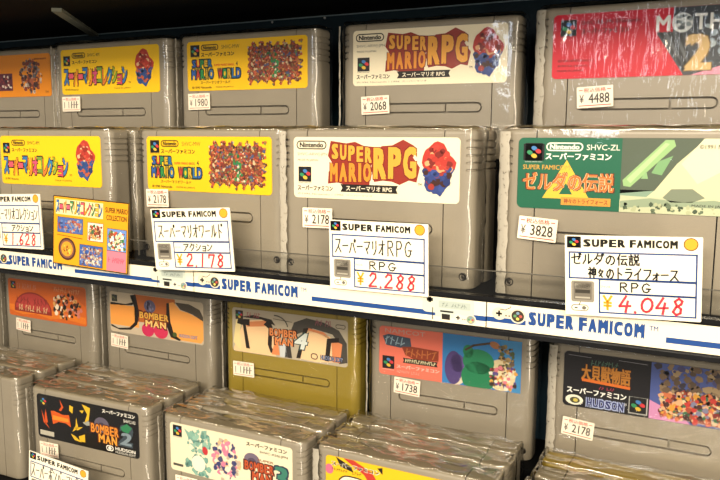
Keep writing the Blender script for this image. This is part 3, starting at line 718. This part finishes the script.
def sleeve_mesh(seed, fold, amp_top, wavy=False):
    """the clear bag: a closed skin hugging the cartridge, creased on top, with the folded seam down its left edge"""
    bm = bmesh.new()
    hx, y0, y1, R = 66.4, -1.8, 21.2, 7.6
    pl = []
    N = 46
    for i in range(N+1): pl.append((-hx+R + (2*hx-2*R)*i/N, y0, 0, -1))
    for k in range(1, 7): a = -90+90*k/7; pl.append((hx-R+R*math.cos(rad(a)), y0+R+R*math.sin(rad(a)), math.cos(rad(a)), math.sin(rad(a))))
    for k in range(4): pl.append((hx, y0+R+(y1-y0-R-2)*k/3, 1, 0))
    for i in range(N+1): pl.append((hx-1.2-(2*hx-2.4)*i/N, y1, 0, 1))
    for k in range(4): pl.append((-hx, y1-2-(y1-y0-R-2)*k/3, -1, 0))
    for k in range(1, 7): a = 180+90*k/7; pl.append((-hx+R+R*math.cos(rad(a)), y0+R+R*math.sin(rad(a)), math.cos(rad(a)), math.sin(rad(a))))
    n = len(pl); T = CT+1.6; rt = 2.6
    zs = [.3+ (T-rt-.3)*k/22 for k in range(23)]
    off = Vector((seed*13.7, seed*7.1, seed*3.3))
    def nz(p, s): return noise.noise(p*s+off)
    rings = []
    for z in zs:
        row = []
        for x, y, nx, ny in pl:
            p = Vector((x, y, z)); a = .28 if ny < -.9 else (1.1 if abs(nx) > .4 else .6)
            d = a*nz(p, .05) + (a*.7)*nz(Vector((x*.2, y, z)), .16)
            row.append(bm.verts.new((x+nx*d, y+ny*d, z)))
        rings.append(row)
    def crease(x, y):
        p = Vector((x*.45, y*2.0, seed*9.0))
        return amp_top*(1-2*abs(nz(p, .11)))*.55 + amp_top*.6*nz(Vector((x*.8, y*1.2, 5.)), .12) + .2*amp_top*nz(Vector((x, y, 1.)), .4)
    for k in range(1, 5):
        a = rad(90*k/4); ins = rt*(1-math.cos(a)); row = []
        for x, y, nx, ny in pl:
            X, Y = x-nx*ins, y-ny*ins; row.append(bm.verts.new((X, Y, T-rt+rt*math.sin(a)+crease(X, Y)*math.sin(a)*.8)))
        rings.append(row)
    ym = (y0+y1)/2
    for fr in (.8, .6, .4, .2, .02):
        row = []
        for x, y, nx, ny in pl:
            Y = ym+(y-ny*rt-ym)*fr; X = x-nx*rt; X = X + (math.copysign(max(abs(X)-3*(1-fr), 0), X)-X)
            row.append(bm.verts.new((X, Y, T+crease(X, Y))))
        rings.append(row)
    for a, b in zip(rings[:], rings[1:]):
        for i in range(n): 
            j = (i+1) % n
            f = bm.faces.new((a[i], a[j], b[j], b[i])); f.material_index = 1 if a[i].co.z > T-rt+.6 else 0
    # folded seam standing along the left front edge
    if fold > 0:
        rg = random.Random(seed); prev = None
        for k in range(31):
            z = 1+ (T-4)*k/30; w0 = -hx-.2+.5*rg.uniform(-1, 1)*.5; w1 = w0+fold*(1+.08*rg.uniform(-1, 1))
            cur = [bm.verts.new((w0, y0+1.6, z)), bm.verts.new((w0+.3*fold, y0-.7+.3*rg.uniform(-1, 1), z)), bm.verts.new((w1, y0-.55+.25*rg.uniform(-1, 1), z))]
            if prev:
                for i in range(2):
                    f = bm.faces.new((prev[i], prev[i+1], cur[i+1], cur[i])); f.material_index = 2
            prev = cur
    bmesh.ops.recalc_face_normals(bm, faces=bm.faces)
    return mesh_from(bm, 'plastic_sleeve', [FILM_WAVY if wavy else FILM, FILM_TOP, FOLD], True)

ME_CENTRE = centre_mesh(); ME_GR = grip_mesh(1); ME_GL = grip_mesh(-1); ME_SCREW = screw_mesh()
def gold_of(me):
    m = me.copy(); m.materials.clear(); m.materials.append(GOLD); return m
ME_CENTRE_G, ME_GR_G, ME_GL_G = gold_of(ME_CENTRE), gold_of(ME_GR), gold_of(ME_GL)
SLEEVES = {}
def sleeve(seed, fold, amp, wavy=False):
    k = (seed, fold, amp, wavy)
    if k not in SLEEVES: SLEEVES[k] = sleeve_mesh(*k)
    return SLEEVES[k]

def sticker_mesh(price, seed, faded=False):
    W, H = 21.5, 12.8
    f = Flat(0, 0, 0); f.rng = random.Random(seed)
    f.plate(W, H, .5, .15, '#EFE2CE')
    red = '#CC3A2E' if not faded else '#D0776A'; blk = '#2A2825' if not faded else '#6A645C'
    f.text('税込価格', 4.2, 9.2, W-4.2, 12, red, .25); f.rect(1.2, 10.4, 3.6, 10.9, red); f.rect(W-3.6, 10.4, W-1.2, 10.9, red)
    f.rect(1.2, 1.1, W-1.2, 1.6, red)
    if price:
        f.text('¥', 1.6, 3.0, 4.2, 8.0, blk, .15); f.text(price, 7 if len(price) == 4 else 9, 2.6, W-2.2, 8.6, blk, .25)
    else:
        f.stroke([(2.6, 3), (2.6, 8)], .7, blk); f.stroke([(7.8, 3), (7.8, 8.4)], .7, blk)
        for k in range(3): f.stroke([(11+k*3, 3), (11.3+k*3, 8.4)], 1.2, blk); f.stroke([(11+k*3, 5.6), (13+k*3, 6)], .6, blk)
    return f.done('price_sticker')

def cartridge(label, x_left, row_y, z_base, yaw=0.0, dy=0.0, lean=0.0, art=None, gold=False, seed=1, fold=1.6, amp=1.3, wavy=False, stick=None, group=None, offset=0.0):
    cx = x_left + 56*math.cos(rad(yaw)); cy = row_y + dy + 56*math.sin(rad(yaw))
    cx += -offset*math.sin(rad(yaw)); cy += offset*math.cos(rad(yaw))
    t = thing('game_cartridge', label, 'game cartridge', (cx, cy, z_base), (-rad(lean), 0, rad(yaw)), group)
    link('centre_shell', ME_CENTRE_G if gold else ME_CENTRE, t)
    link('side_grip', ME_GL_G if gold else ME_GL, t); link('side_grip', ME_GR_G if gold else ME_GR, t)
    if art is not None:
        link('printed_label', art, t)
        for sx in (-58.9, 58.9):
            s = link('screw', ME_SCREW, t); s.location = (sx*S, 0, 7.6*S)
    sl = link('plastic_sleeve', sleeve(seed, fold, amp, wavy), t); sl['label'] = 'clear crinkled plastic bag'
    if stick:
        price, u, v, rot, faded = stick
        o = link('price_sticker', sticker_mesh(price, int(u*7+v), faded), t)
        c, s_ = math.cos(rad(rot)), math.sin(rad(rot))
        o.location = ((u-56-10.75*c+6.4*s_)*S, -2.6*S, (v+50.5-10.75*s_-6.4*c)*S); o.rotation_euler = (0, -rad(rot), 0)
    return t

# ------------------------------------------------------------------ shelving (what carries everything)
RA, RTT, RB, RF = 412.82, 482.33, 510.42, 427.21       # front faces of the four rows
ZA, ZT, ZB, ZF = -37.5-50.5, 37.83-50.5, -182.98-50.5, -257.33-50.5
XL, XR = -1000.0, 330.0
t = thing('display_shelving', 'black metal shop shelving holding all the cartridges', 'shelving', (0, 430, -ZC))
def part(name, mat, *boxes, parent=None, label=None, bev=0.0, root=None):
    bm = bmesh.new(); L = parent.location/S if parent else Vector((0, 0, 0))
    for b in boxes: box(bm, b[0]-L.x, b[1]-L.x, b[2]-L.y, b[3]-L.y, b[4]+ZC-L.z, b[5]+ZC-L.z, 0, bev)
    o = link(name, mesh_from(bm, name, [mat]), parent)
    if label: o['label'] = label
    return o
part('back_panel', NAVY, (XL, XR, 566, 574, -ZC, 560), parent=t)
part('shelf_board', BLACK, (XL, XR, 398, 566, ZA-8, ZA), parent=t)
part('shelf_board', BLACK, (XL, XR, 402, 566, ZF-8, ZF), parent=t)
part('shelf_board', BLACK, (XL, XR, 336, 566, 104, 112), parent=t)  # front overhang out of view, lengthened to shade the top back row
part('front_edge', RAIL, (XL, XR, 330, 335.5, 104, 128), parent=t)
TRIM = plastic('blue_grey_trim', '#7E93A0', '#8C9FAA', .4, 90)
part('top_trim', TRIM, (XL, XR, 564.5, 566, 103.2, 104), parent=t, label='thin pale edge under the top shelf')
part('base_plinth', BLACK, (XL, XR, 420, 560, -ZC, ZF-14), parent=t)
part('upright', BLACK, (XL-8, XL, 330, 574, -ZC, 560), parent=t); part('upright', BLACK, (XR, XR+8, 330, 574, -ZC, 560), parent=t)
bm = bmesh.new()
d = Vector((-85.4, 121, 0)).normalized(); nrm = Vector((-d.y, d.x, 0)); a = Vector((-499, 441, 0)); b = a + d*148
L0 = t.location/S
vs = []
for z in (101.2, 104.0):
    for p in (a+nrm*4, a-nrm*4, b-nrm*4, b+nrm*4): vs.append(bm.verts.new((p.x-L0.x, p.y-L0.y, z+ZC-L0.z)))
for q in ((3, 2, 1, 0), (4, 5, 6, 7), (0, 1, 5, 4), (1, 2, 6, 5), (2, 3, 7, 6), (3, 0, 4, 7)): bm.faces.new([vs[i] for i in q])
bmesh.ops.recalc_face_normals(bm, faces=bm.faces)
o = link('diagonal_brace', mesh_from(bm, 'diagonal_brace', [BRACE]), t); o['label'] = 'grey diagonal strip under the top shelf'
for x in (-372, -319):
    o = link('pin', None or ME_SCREW.copy(), t); o.data.materials.clear(); o.data.materials.append(PIN)
    o.scale = (.45, .6, .45); o.location = (x*S, (562.9-430)*S, (101.6+ZC)*S)

part_riser = []
for nm, lab, y0, z0, z1 in (('display_riser', 'black step riser lifting the top back row of cartridges', RTT-6, ZA, ZT), ('display_riser', 'black step riser lifting the back row on the lower shelf', RB-6, ZF, ZB)):
    bm = bmesh.new(); box(bm, XL+20, XR-20, 0, 563-y0, 0, z1-z0, 0, .6)
    o = link(nm, mesh_from(bm, nm, [BLACK])); o.location = (0, y0*S, (z0+ZC)*S)
    o['label'] = lab; o['category'] = 'display riser'

# the price rail along the front of the shelf
def rail(label, zt, y):
    r = thing('price_rail', label, 'price rail', (0, y, zt))
    part('rail_channel', RAIL, (XL, XR, y+.6, y+5, zt-17, zt+1), (XL, XR, y-.9, y+5, zt+1.2, zt+3.2), (XL, XR, y-.9, y+5, zt-18, zt-15.6), parent=r)
    part('clear_lip', ACRYLIC, (XL, XR, y+1.2, y+2.4, zt+3.2, zt+17.2), parent=r, label='clear acrylic lip')
    LIP = plastic('lip_edge_grey', '#4A473F', '#57534A', .4, 90)
    part('lip_edge', LIP, (XL, XR, y+1.1, y+2.5, zt+17.2, zt+17.7), parent=r, label='dark edge of the clear lip')
    return r
rail('black price rail on the shelf edge with white printed strips', -89.2, 392.0)
rail('black price rail on the lower shelf edge at the bottom of the picture', ZF-1.2, 396.0)

def strip_mesh(first):
    f = Flat(0, 0, 0); Wd, H = 206.6, 14.2
    f.plate(Wd, H, .1, .25, '#EDE2C8', '#8A8474')
    B, D = '#1E4484', '#26221E'
    f.rect(0, 3.5, 22.5, 6.3, B); f.rect(93.4, 3.2, Wd, 6.1, B)
    f.lay()
    dx = -3.0 if first else 0
    # pale game pad with a dark round button cluster
    def pad(u, v, k, body, cl):
        f.ell(u+4*k, v+3.4*k, 4*k, 3.5*k, body); f.ell(u+14.4*k, v+3*k, 4.3*k, 4.1*k, body); f.lay(); f.rect(u+4*k, v+1.2*k, u+14*k, v+5.8*k, body); f.lay()
        f.rect(u+2.2*k, v+2.9*k, u+5.6*k, v+4*k, D); f.rect(u+3.4*k, v+1.8*k, u+4.5*k, v+5.1*k, D)
        f.rect(u+7.4*k, v+2.2*k, u+8.4*k, v+3*k, '#6A6258'); f.rect(u+9.2*k, v+2.2*k, u+10.2*k, v+3*k, '#6A6258')
        f.ell(u+14.4*k, v+3*k, 3.5*k, 3.3*k, cl); f.lay()
        for a, b, h in ((14.4, 4.6, '#6E8AA0'), (16, 3, '#B05048'), (12.9, 3, '#5A8A60'), (14.4, 1.5, '#D8C060')): f.ell(u+a*k, v+b*k, .95*k, .85*k, h, 10)
    pad(3.6+dx, 5.2, 1.0, '#D6CCB4', '#3A342C')
    f.stroke([(8+dx, 11.2), (11+dx, 11), (13.6+dx, 12.4), (14+dx, 13.2)], .4, '#5A5448')
    f.word('SUPER FAMICOM', 23.6+dx, 4.0, 83.6+dx, 11.5, B, 1.7, .14); f.text('TM', 85.4+dx, 8.6, 89.6+dx, 11, B, .2)
    # pale console picture near the right end
    f.rr(168, 5, 180, 14, 2.5, '#D6D2BE'); f.lay(); f.rect(170.6, 11.4, 174.4, 13.4, D); f.rect(171.6, 10.8, 173.4, 13.9, D)
    f.rr(176, 3, 199, 14, 1, '#BFC7BC'); f.lay(); f.rr(178, 8.2, 197, 12.4, .6, '#AAB4AC'); f.lay()
    squig(f, 180, 9.2, 195, 11.2, 8, '#7A847E', .5); f.rect(179, 5.8, 187, 6.8, D); f.rect(180, 1.6, 185, 4.8, D)
    pad(187, 1.0, .72, '#D9D4C4', '#8A9488')
    f.rect(174.2, 1, 174.7, 8, D)
    return f.done('printed_strip')
for i, (x, lab) in enumerate(((-531.4, 'white printed shelf strip with blue lettering, running below the orange picture card'),
                             (-325.4, 'white printed shelf strip with blue lettering, middle one, running under the card priced 2.288'),
                             (-119.4, 'white printed shelf strip with blue lettering, rightmost, below the card priced 4.048'))):
    o = link('printed_strip', strip_mesh(i == 0)); o.location = (x*S, 392.3*S, (-103.6+ZC)*S)
    o['label'] = lab; o['category'] = 'shelf strip'; o['group'] = 'printed strips in the price rail'

# ------------------------------------------------------------------ the cartridges
A_COLL, A_WORLD, A_RPG = label_yellow_collection(), label_yellow_world(), label_white_rpg()
gA, gT, gB, gF = 'cartridges at the front of the upper shelf', 'cartridges in the top back row', 'cartridges in the back row of the lower shelf', 'cartridge stacks at the front of the lower shelf'
def second(txt, X, row, z, yaw, dy, grp, depth, lean=0, **k):
    return cartridge(txt, X, row, z, yaw, dy, lean, offset=depth, group=grp, fold=0, **k)

# upper shelf, front row
FR = [(-538.5, -.3, -.3, A_COLL, 'yellow-label cartridge with rainbow lettering behind the orange picture card', 1.6, None, 1),
      (-386.3, -2.1, 4.6, A_WORLD, 'yellow-label cartridge with a crowded picture, behind the price card marked 2.178', 1.6, ('2178', 11.2, -5.6, 1.5, False), 2),
      (-255.5, 1.5, -2.7, A_RPG, 'white-label cartridge with orange title, behind the price card marked 2.288', 6.2, ('2178', 18.5, -12.4, .5, False), 3),
      (-109.1, 0, -1.6, label_green(), 'green-label cartridge with a pale landscape, behind the price card marked 4.048', 6.2, ('3828', 12.7, -11.3, -3.9, False), 1)]
BK = ['second grey cartridge in the stack behind the rainbow-lettered yellow label, upper shelf',
      'second grey cartridge in the stack behind the crowded yellow label, upper shelf',
      'second grey cartridge in the stack behind the white label, upper shelf',
      'second grey cartridge in the stack behind the green label']
for (x, yaw, dy, art, lab, fold, st, sd), bk in zip(FR, BK):
    cartridge(lab, x, RA, ZA, yaw, dy, 0, art, seed=sd, fold=fold, stick=st, group=gA)
    second(bk, x+1.0, RA, ZA, yaw, dy, gA, 24.5, seed=2)

# upper shelf, back row on its riser
TR = [(-677.8, 2.6, 3.0, label_orange_kart(), 'orange-label cartridge at the left end of the top back row', 1.6, None, 2, False),
      (-540.7, .6, -2.2, A_COLL, 'yellow-label cartridge with rainbow lettering in the top back row', 1.6, (None, 12.8, -8.3, 0, True), 3, False),
      (-401.8, 1.0, 1.5, A_WORLD, 'yellow-label cartridge with a crowded picture in the top back row', 1.6, ('1980', 12.7, -8.4, .8, True), 1, False),
      (-251.4, 3.2, 2.5, A_RPG, 'white-label cartridge with orange title in the top back row, priced 2068', 1.6, ('2068', 18.5, -13.5, 2.6, False), 2, False),
      (-107.3, 0, -4.8, label_red(), 'red-label cartridge with a dark wedge at the right of the top back row', 6.2, ('4488', 27.3, -11.3, 3.1, False), 3, True)]
for x, yaw, dy, art, lab, fold, st, sd, wv in TR:
    cartridge(lab, x, RTT, ZT, yaw, dy, 0, art, seed=sd, fold=fold, stick=st, group=gT, wavy=wv)

# lower shelf, back row on its riser
BR = [(-667.2, -.5, -.1, label_orange_arch(), False, 'orange-label cartridge with a red arch, far left of the lower back row', 1.6, (None, 23, -8.1, -3, True), 1),
      (-525.1, 0, 0, label_orange_panels(), False, 'orange and black label cartridge with two pink spots, lower back row', 1.6, (None, 13.1, -7.9, -2.2, True), 2),
      (-381.4, 1.3, -.3, label_peach_bars(), True, 'gold cartridge with a peach and black label', 1.6, (None, 12.5, -14.3, 1, True), 3),
      (-241.3, 2.2, 1.7, label_red_blue(), False, 'cartridge with a half red, half blue label, sticker marked 1738', 1.6, ('1738', 24.5, -6.7, -2.7, False), 1),
      (-97.9, 0, -1.3, label_black_crowd(), False, 'cartridge with a black label and gold title at the right, sticker marked 2178', 6.2, ('2178', 11.5, -14.5, -4.7, False), 2)]
for x, yaw, dy, art, gold, lab, fold, st, sd in BR:
    cartridge(lab, x, RB, ZB, yaw, dy, 0, art, gold=gold, seed=sd, fold=fold, stick=st, group=gB)
cartridge('grey cartridge cut off by the left picture edge beside the red-arch one', -812, RB, ZB, .5, 0, 0, None, seed=3, fold=0, group=gB)

# lower shelf, front stacks, three deep
FS = [(-680.5, 1.0, 0, None, 'cartridge stack at the left picture edge', 0, None, (False, False, False)),
      (-526.7, 2.1, -2.9, label_black_flames(), 'black-label cartridge stack with orange flames', 1.2, (None, 14.2, -8.9, 1.2, True), (False, False, False)),
      (-381.0, .3, -.2, label_cream_teal(), 'cream-label cartridge stack with a teal picture', 1.2, (None, 17, -8.4, 1.0, True), (False, False, False)),
      (-243.4, 0, 3.1, label_yellow_pale(), 'yellow-label cartridge stack with a red streak', 6.2, None, (False, False, False)),
      (-97, -1.0, 1.0, None, 'cartridge stack in the bottom right corner', 1.2, None, (False, False, True))]
LABF = {0: ('front grey cartridge of the stack at the left picture edge, ridged side showing', 'middle grey cartridge of the stack at the left picture edge', 'rear grey cartridge of the stack at the left picture edge'),
        1: ('black-label cartridge with orange and yellow flames, front of its stack', 'middle cartridge of the stack behind the flame label', 'rear cartridge of the stack behind the flame label'),
        2: ('cream-label cartridge with a teal and pink picture, front of its stack', 'middle cartridge of the stack behind the cream label', 'rear cartridge of the stack behind the cream label'),
        3: ('yellow-label cartridge with a red streak at the bottom edge, front of its stack', 'middle cartridge of the stack behind the yellow label at the bottom edge', 'rear cartridge of the stack behind the yellow label at the bottom edge'),
        4: ('front grey cartridge of the stack in the bottom right corner', 'middle grey cartridge of the stack in the bottom right corner', 'gold cartridge at the rear of the stack in the bottom right corner')}
for i, (x, yaw, dy, art, lab, fold, st, gl) in enumerate(FS):
    for k in range(3):
        cartridge(LABF[i][k], x + (0, 1.2, -.8)[k], RF, ZF, yaw + (0, .4, -.3)[k], dy, 0, art if k == 0 else None, gold=gl[k], seed=1+(i+k) % 4, fold=fold if k == 0 else 0,
                  amp=2.4, stick=st if k == 0 else None, group=gF, offset=25.0*k)

# ------------------------------------------------------------------ price cards
CW, CH = 64.4, 42.0
def card_mesh(lines, genre, price, small=False):
    f = Flat(-CW/2, 0, -.3)
    f.plate(CW, CH, .6, .8, '#F2EAD4', '#B8B4A8')
    B = '#27447E'
    f.rect(1, CH*.845, 8, CH*.985, '#15151A'); logo4(f, 1.6, CH*.85, 5.6)
    f.word('SUPER', 8.9, CH*.86, 29.6, CH*.955, '#16150F', 1.3, .12); f.word('FAMICOM', 31.2, CH*.86, 53.6, CH*.955, '#16150F', 1.3, .12)
    f.ell(59.2, CH*.915, 3.3, 3.2, '#E0A030', 22); f.lay(); f.ring(59.2-3.3, CH*.915-3.2, 59.2+3.3, CH*.915+3.2, 3.2, .45, '#6A4418')
    def frame(u0, v0, u1, v1, t=.8):
        f.rect(u0, v0, u1, v0+t, B); f.rect(u0, v1-t, u1, v1, B); f.rect(u0, v0, u0+t, v1, B); f.rect(u1-t, v0, u1, v1, B)
    frame(1.8, CH*.46, 62.3, CH*.80); frame(16.6, CH*.285, 62.3, CH*.47); frame(16.6, CH*.04, 62.3, CH*.298); f.lay()
    # console drawing
    f.rr(3, CH*.17, 14.4, CH*.435, 1, '#8A8478'); f.lay(); f.rr(4.2, CH*.20, 13.2, CH*.42, .6, '#6E685E'); f.rect(4.8, CH*.34, 12.6, CH*.40, '#A8A294'); f.lay()
    f.rect(5, CH*.28, 12.4, CH*.325, '#3A3630'); f.rect(5, CH*.215, 12.4, CH*.235, '#A8A294')
    f.ring(3, CH*.055, 11.6, CH*.135, 1.8, .35, '#4A463E'); f.rect(4.6, CH*.085, 6.2, CH*.1, '#4A463E'); f.ell(9.4, CH*.095, 1.1, 1.0, '#6A665E', 10)
    f.stroke([(7, CH*.135), (7.6, CH*.17)], .4, '#4A463E')
    f.text('ジャンル', 17.6, CH*.36, 22.4, CH*.39, '#3A362E', .1)
    K = '#17171A'
    for (t_, u0, v0, u1, v1) in lines: f.hand(t_, u0, CH*v0, u1, CH*v1, .72, K)
    f.hand(genre[0], genre[1], CH*.32, genre[2], CH*.435, .72, K)
    f.hand('¥', 18.6, CH*.09, 24, CH*.26, 1.15, '#E59A22')
    f.hand(price, 26.5, CH*.07, 58, CH*.268, 1.2, '#DE3A48', .16, .1)
    return f.done('price_card')
CARDS = [((-494.6, 387.4, -85.1), (-.8, -2.5, -2.5), [('スーパーマリオコレクション', 3, .53, 61, .74)], ('アクション', 29, 55), '1.628', 'white handwritten price card marked 1.628 at the left edge'),
         ((-319.5, 386.8, -87.7), (1.7, 2.7, -3.2), [('スーパーマリオワールド', 5, .53, 58, .74)], ('アクション', 25, 49), '2.178', 'white handwritten price card marked 2.178 before the crowded yellow label'),
         ((-184.9, 389.7, -89.7), (1.1, -.2, -.7), [('スーパーマリオ', 4, .53, 38, .74), ('RPG', 38.5, .53, 55, .75)], ('RPG', 26.5, 45), '2.288', 'white handwritten price card marked 2.288 below the white label'),
         ((-42.6, 388.1, -88.6), (3.8, 2.4, -2.3), [('ゼルダの伝説', 3.2, .645, 36.5, .775), ('神々のトライフォース', 11.5, .475, 54.5, .61)], ('RPG', 26.5, 42), '4.048', 'white handwritten price card marked 4.048 before the green label')]
for loc, (tilt, yaw, roll), lines, genre, price, lab in CARDS:
    o = link('price_card', card_mesh(lines, genre, price))
    o.matrix_world = Matrix.Translation(Vector((loc[0]*S, loc[1]*S, (loc[2]+ZC)*S))) @ Matrix.Rotation(rad(yaw), 4, 'Z') @ Matrix.Rotation(rad(tilt), 4, 'X') @ Matrix.Rotation(rad(roll), 4, 'Y')
    o['label'] = lab; o['category'] = 'price card'; o['group'] = 'handwritten price cards'
o = link('price_card', card_mesh([('スーパーボンバーマン2', 3, .5, 56, .78)], ('アクション', 25, 49), '1.628'))
R6 = Matrix.Rotation(rad(5.0), 4, 'Y')
o.matrix_world = Matrix.Translation(Vector((-476.8*S, 398*S, (-300+ZC)*S))) @ Matrix.Rotation(rad(2), 4, 'Z') @ R6
o['label'] = 'white handwritten card at the bottom edge before the flame label'; o['category'] = 'price card'; o['group'] = 'handwritten price cards'

def picture_card():
    W, H = 71.2, 51.1
    f = Flat(-W/2, 0, -.3)
    f.plate(W, H, .6, .8, '#2A2018', '#8A6A20'); f.rect(.7, .7, W-.7, H-.7, '#E09A1E'); f.lay()
    X = lambda a: a*W; Y = lambda b: (1-b)*H
    cols = ['#3C74B8', '#D9556B', '#E08A2A', '#C05A70', '#3E8A5A', '#E0B03A']
    f.rect(X(.035), Y(.265), X(.67), Y(.045), '#E9D6A0'); f.lay()
    t_ = 'スーパーマリオコレクション'; n = len(t_); wd = X(.62)/n
    for i, c in enumerate(t_):
        f.text(c, X(.04)+i*wd-.1, Y(.25)+(2.5 if c in 'ー' else 0), X(.04)+(i+1)*wd+.1, Y(.055)-(2.5 if c in 'ー' else 0), '#3A2418', 1.4)
    f.lay()
    for i, c in enumerate(t_):
        f.text(c, X(.04)+i*wd+.3, Y(.24)+(2.8 if c in 'ー' else 0), X(.04)+(i+1)*wd-.3, Y(.065)-(2.8 if c in 'ー' else 0), cols[i % 6], .5)
    f.text('SUPER MARIO', X(.70), Y(.165), X(.985), Y(.09), '#4A2A10', .5); f.text('COLLECTION', X(.715), Y(.27), X(.975), Y(.195), '#4A2A10', .5)
    def pic(a, b, c, d, bg, pal, nn, r=(.6, 1.6)):
        f.rect(X(a), Y(d), X(c), Y(b), '#5A4A3A'); f.lay(); f.rect(X(a)+.4, Y(d)+.4, X(c)-.4, Y(b)-.4, bg); f.lay()
        f.mosaic(lambda u, v: True, (X(a)+1.8, Y(d)+1.6, X(c)-1.8, Y(b)-2.2), pal, nn*2, *r)
    pic(.06, .3, .41, .53, '#4A62A0', ['#A85A48', '#A89A98', '#5E7AB0', '#8A4A40', '#A08878', '#3A4A80', '#4A62A0'], 60)
    f.stroke([(X(.06), Y(.565)), (X(.4), Y(.585))], .5, '#7A4A14')
    pic(.47, .33, .68, .60, '#E9DDC8', ['#A8483A', '#D89A5A', '#3A6A4A', '#6A3A2A', '#C8B8A0'], 40)
    pic(.73, .38, .98, .70, '#6A8AC8', ['#3F7A4A', '#D8C8A0', '#B84A3A', '#E8E0D0', '#4A6A3A', '#8A4A2A'], 70)
    f.rect(X(.73), Y(.98), X(.98), Y(.70), '#D8788A'); f.lay(); squig(f, X(.75), Y(.86), X(.96), Y(.79), 8, '#B04A60', .8)
    cx, cy = X(.2), Y(.76)
    f.ell(cx, cy, 8.4, 8.4, '#4A2E26', 28); f.lay(); f.ell(cx, cy, 7, 7, '#7A5040', 28); f.lay(); f.ell(cx, cy, 5.6, 5.6, '#D8922E', 24); f.lay()
    f.mosaic(lambda u, v: (u-cx)**2+(v-cy)**2 < 14, (cx-4, cy-4, cx+4, cy+4), ['#B86A2A', '#E8B850', '#8A4A20'], 18, .5, 1.2)
    pic(.37, .66, .68, .97, '#3A5AA0', ['#A09488', '#6A7AA8', '#A8604A', '#4A3A4A', '#906A5A', '#C0B8A8', '#3A5AA0'], 90)
    squig(f, X(.46), Y(.93), X(.66), Y(.87), 8, '#E8E2D0', .7)
    return f.done('picture_card')
o = link('picture_card', picture_card())
o.matrix_world = Matrix.Translation(Vector((-417.9*S, 388.0*S, (-94.8+ZC)*S))) @ Matrix.Rotation(rad(3.0), 4, 'Z') @ Matrix.Rotation(rad(-1.7), 4, 'X') @ Matrix.Rotation(rad(2.7), 4, 'Y')
o['label'] = 'orange picture card with small pictures hung on the shelf rail'; o['category'] = 'picture card'
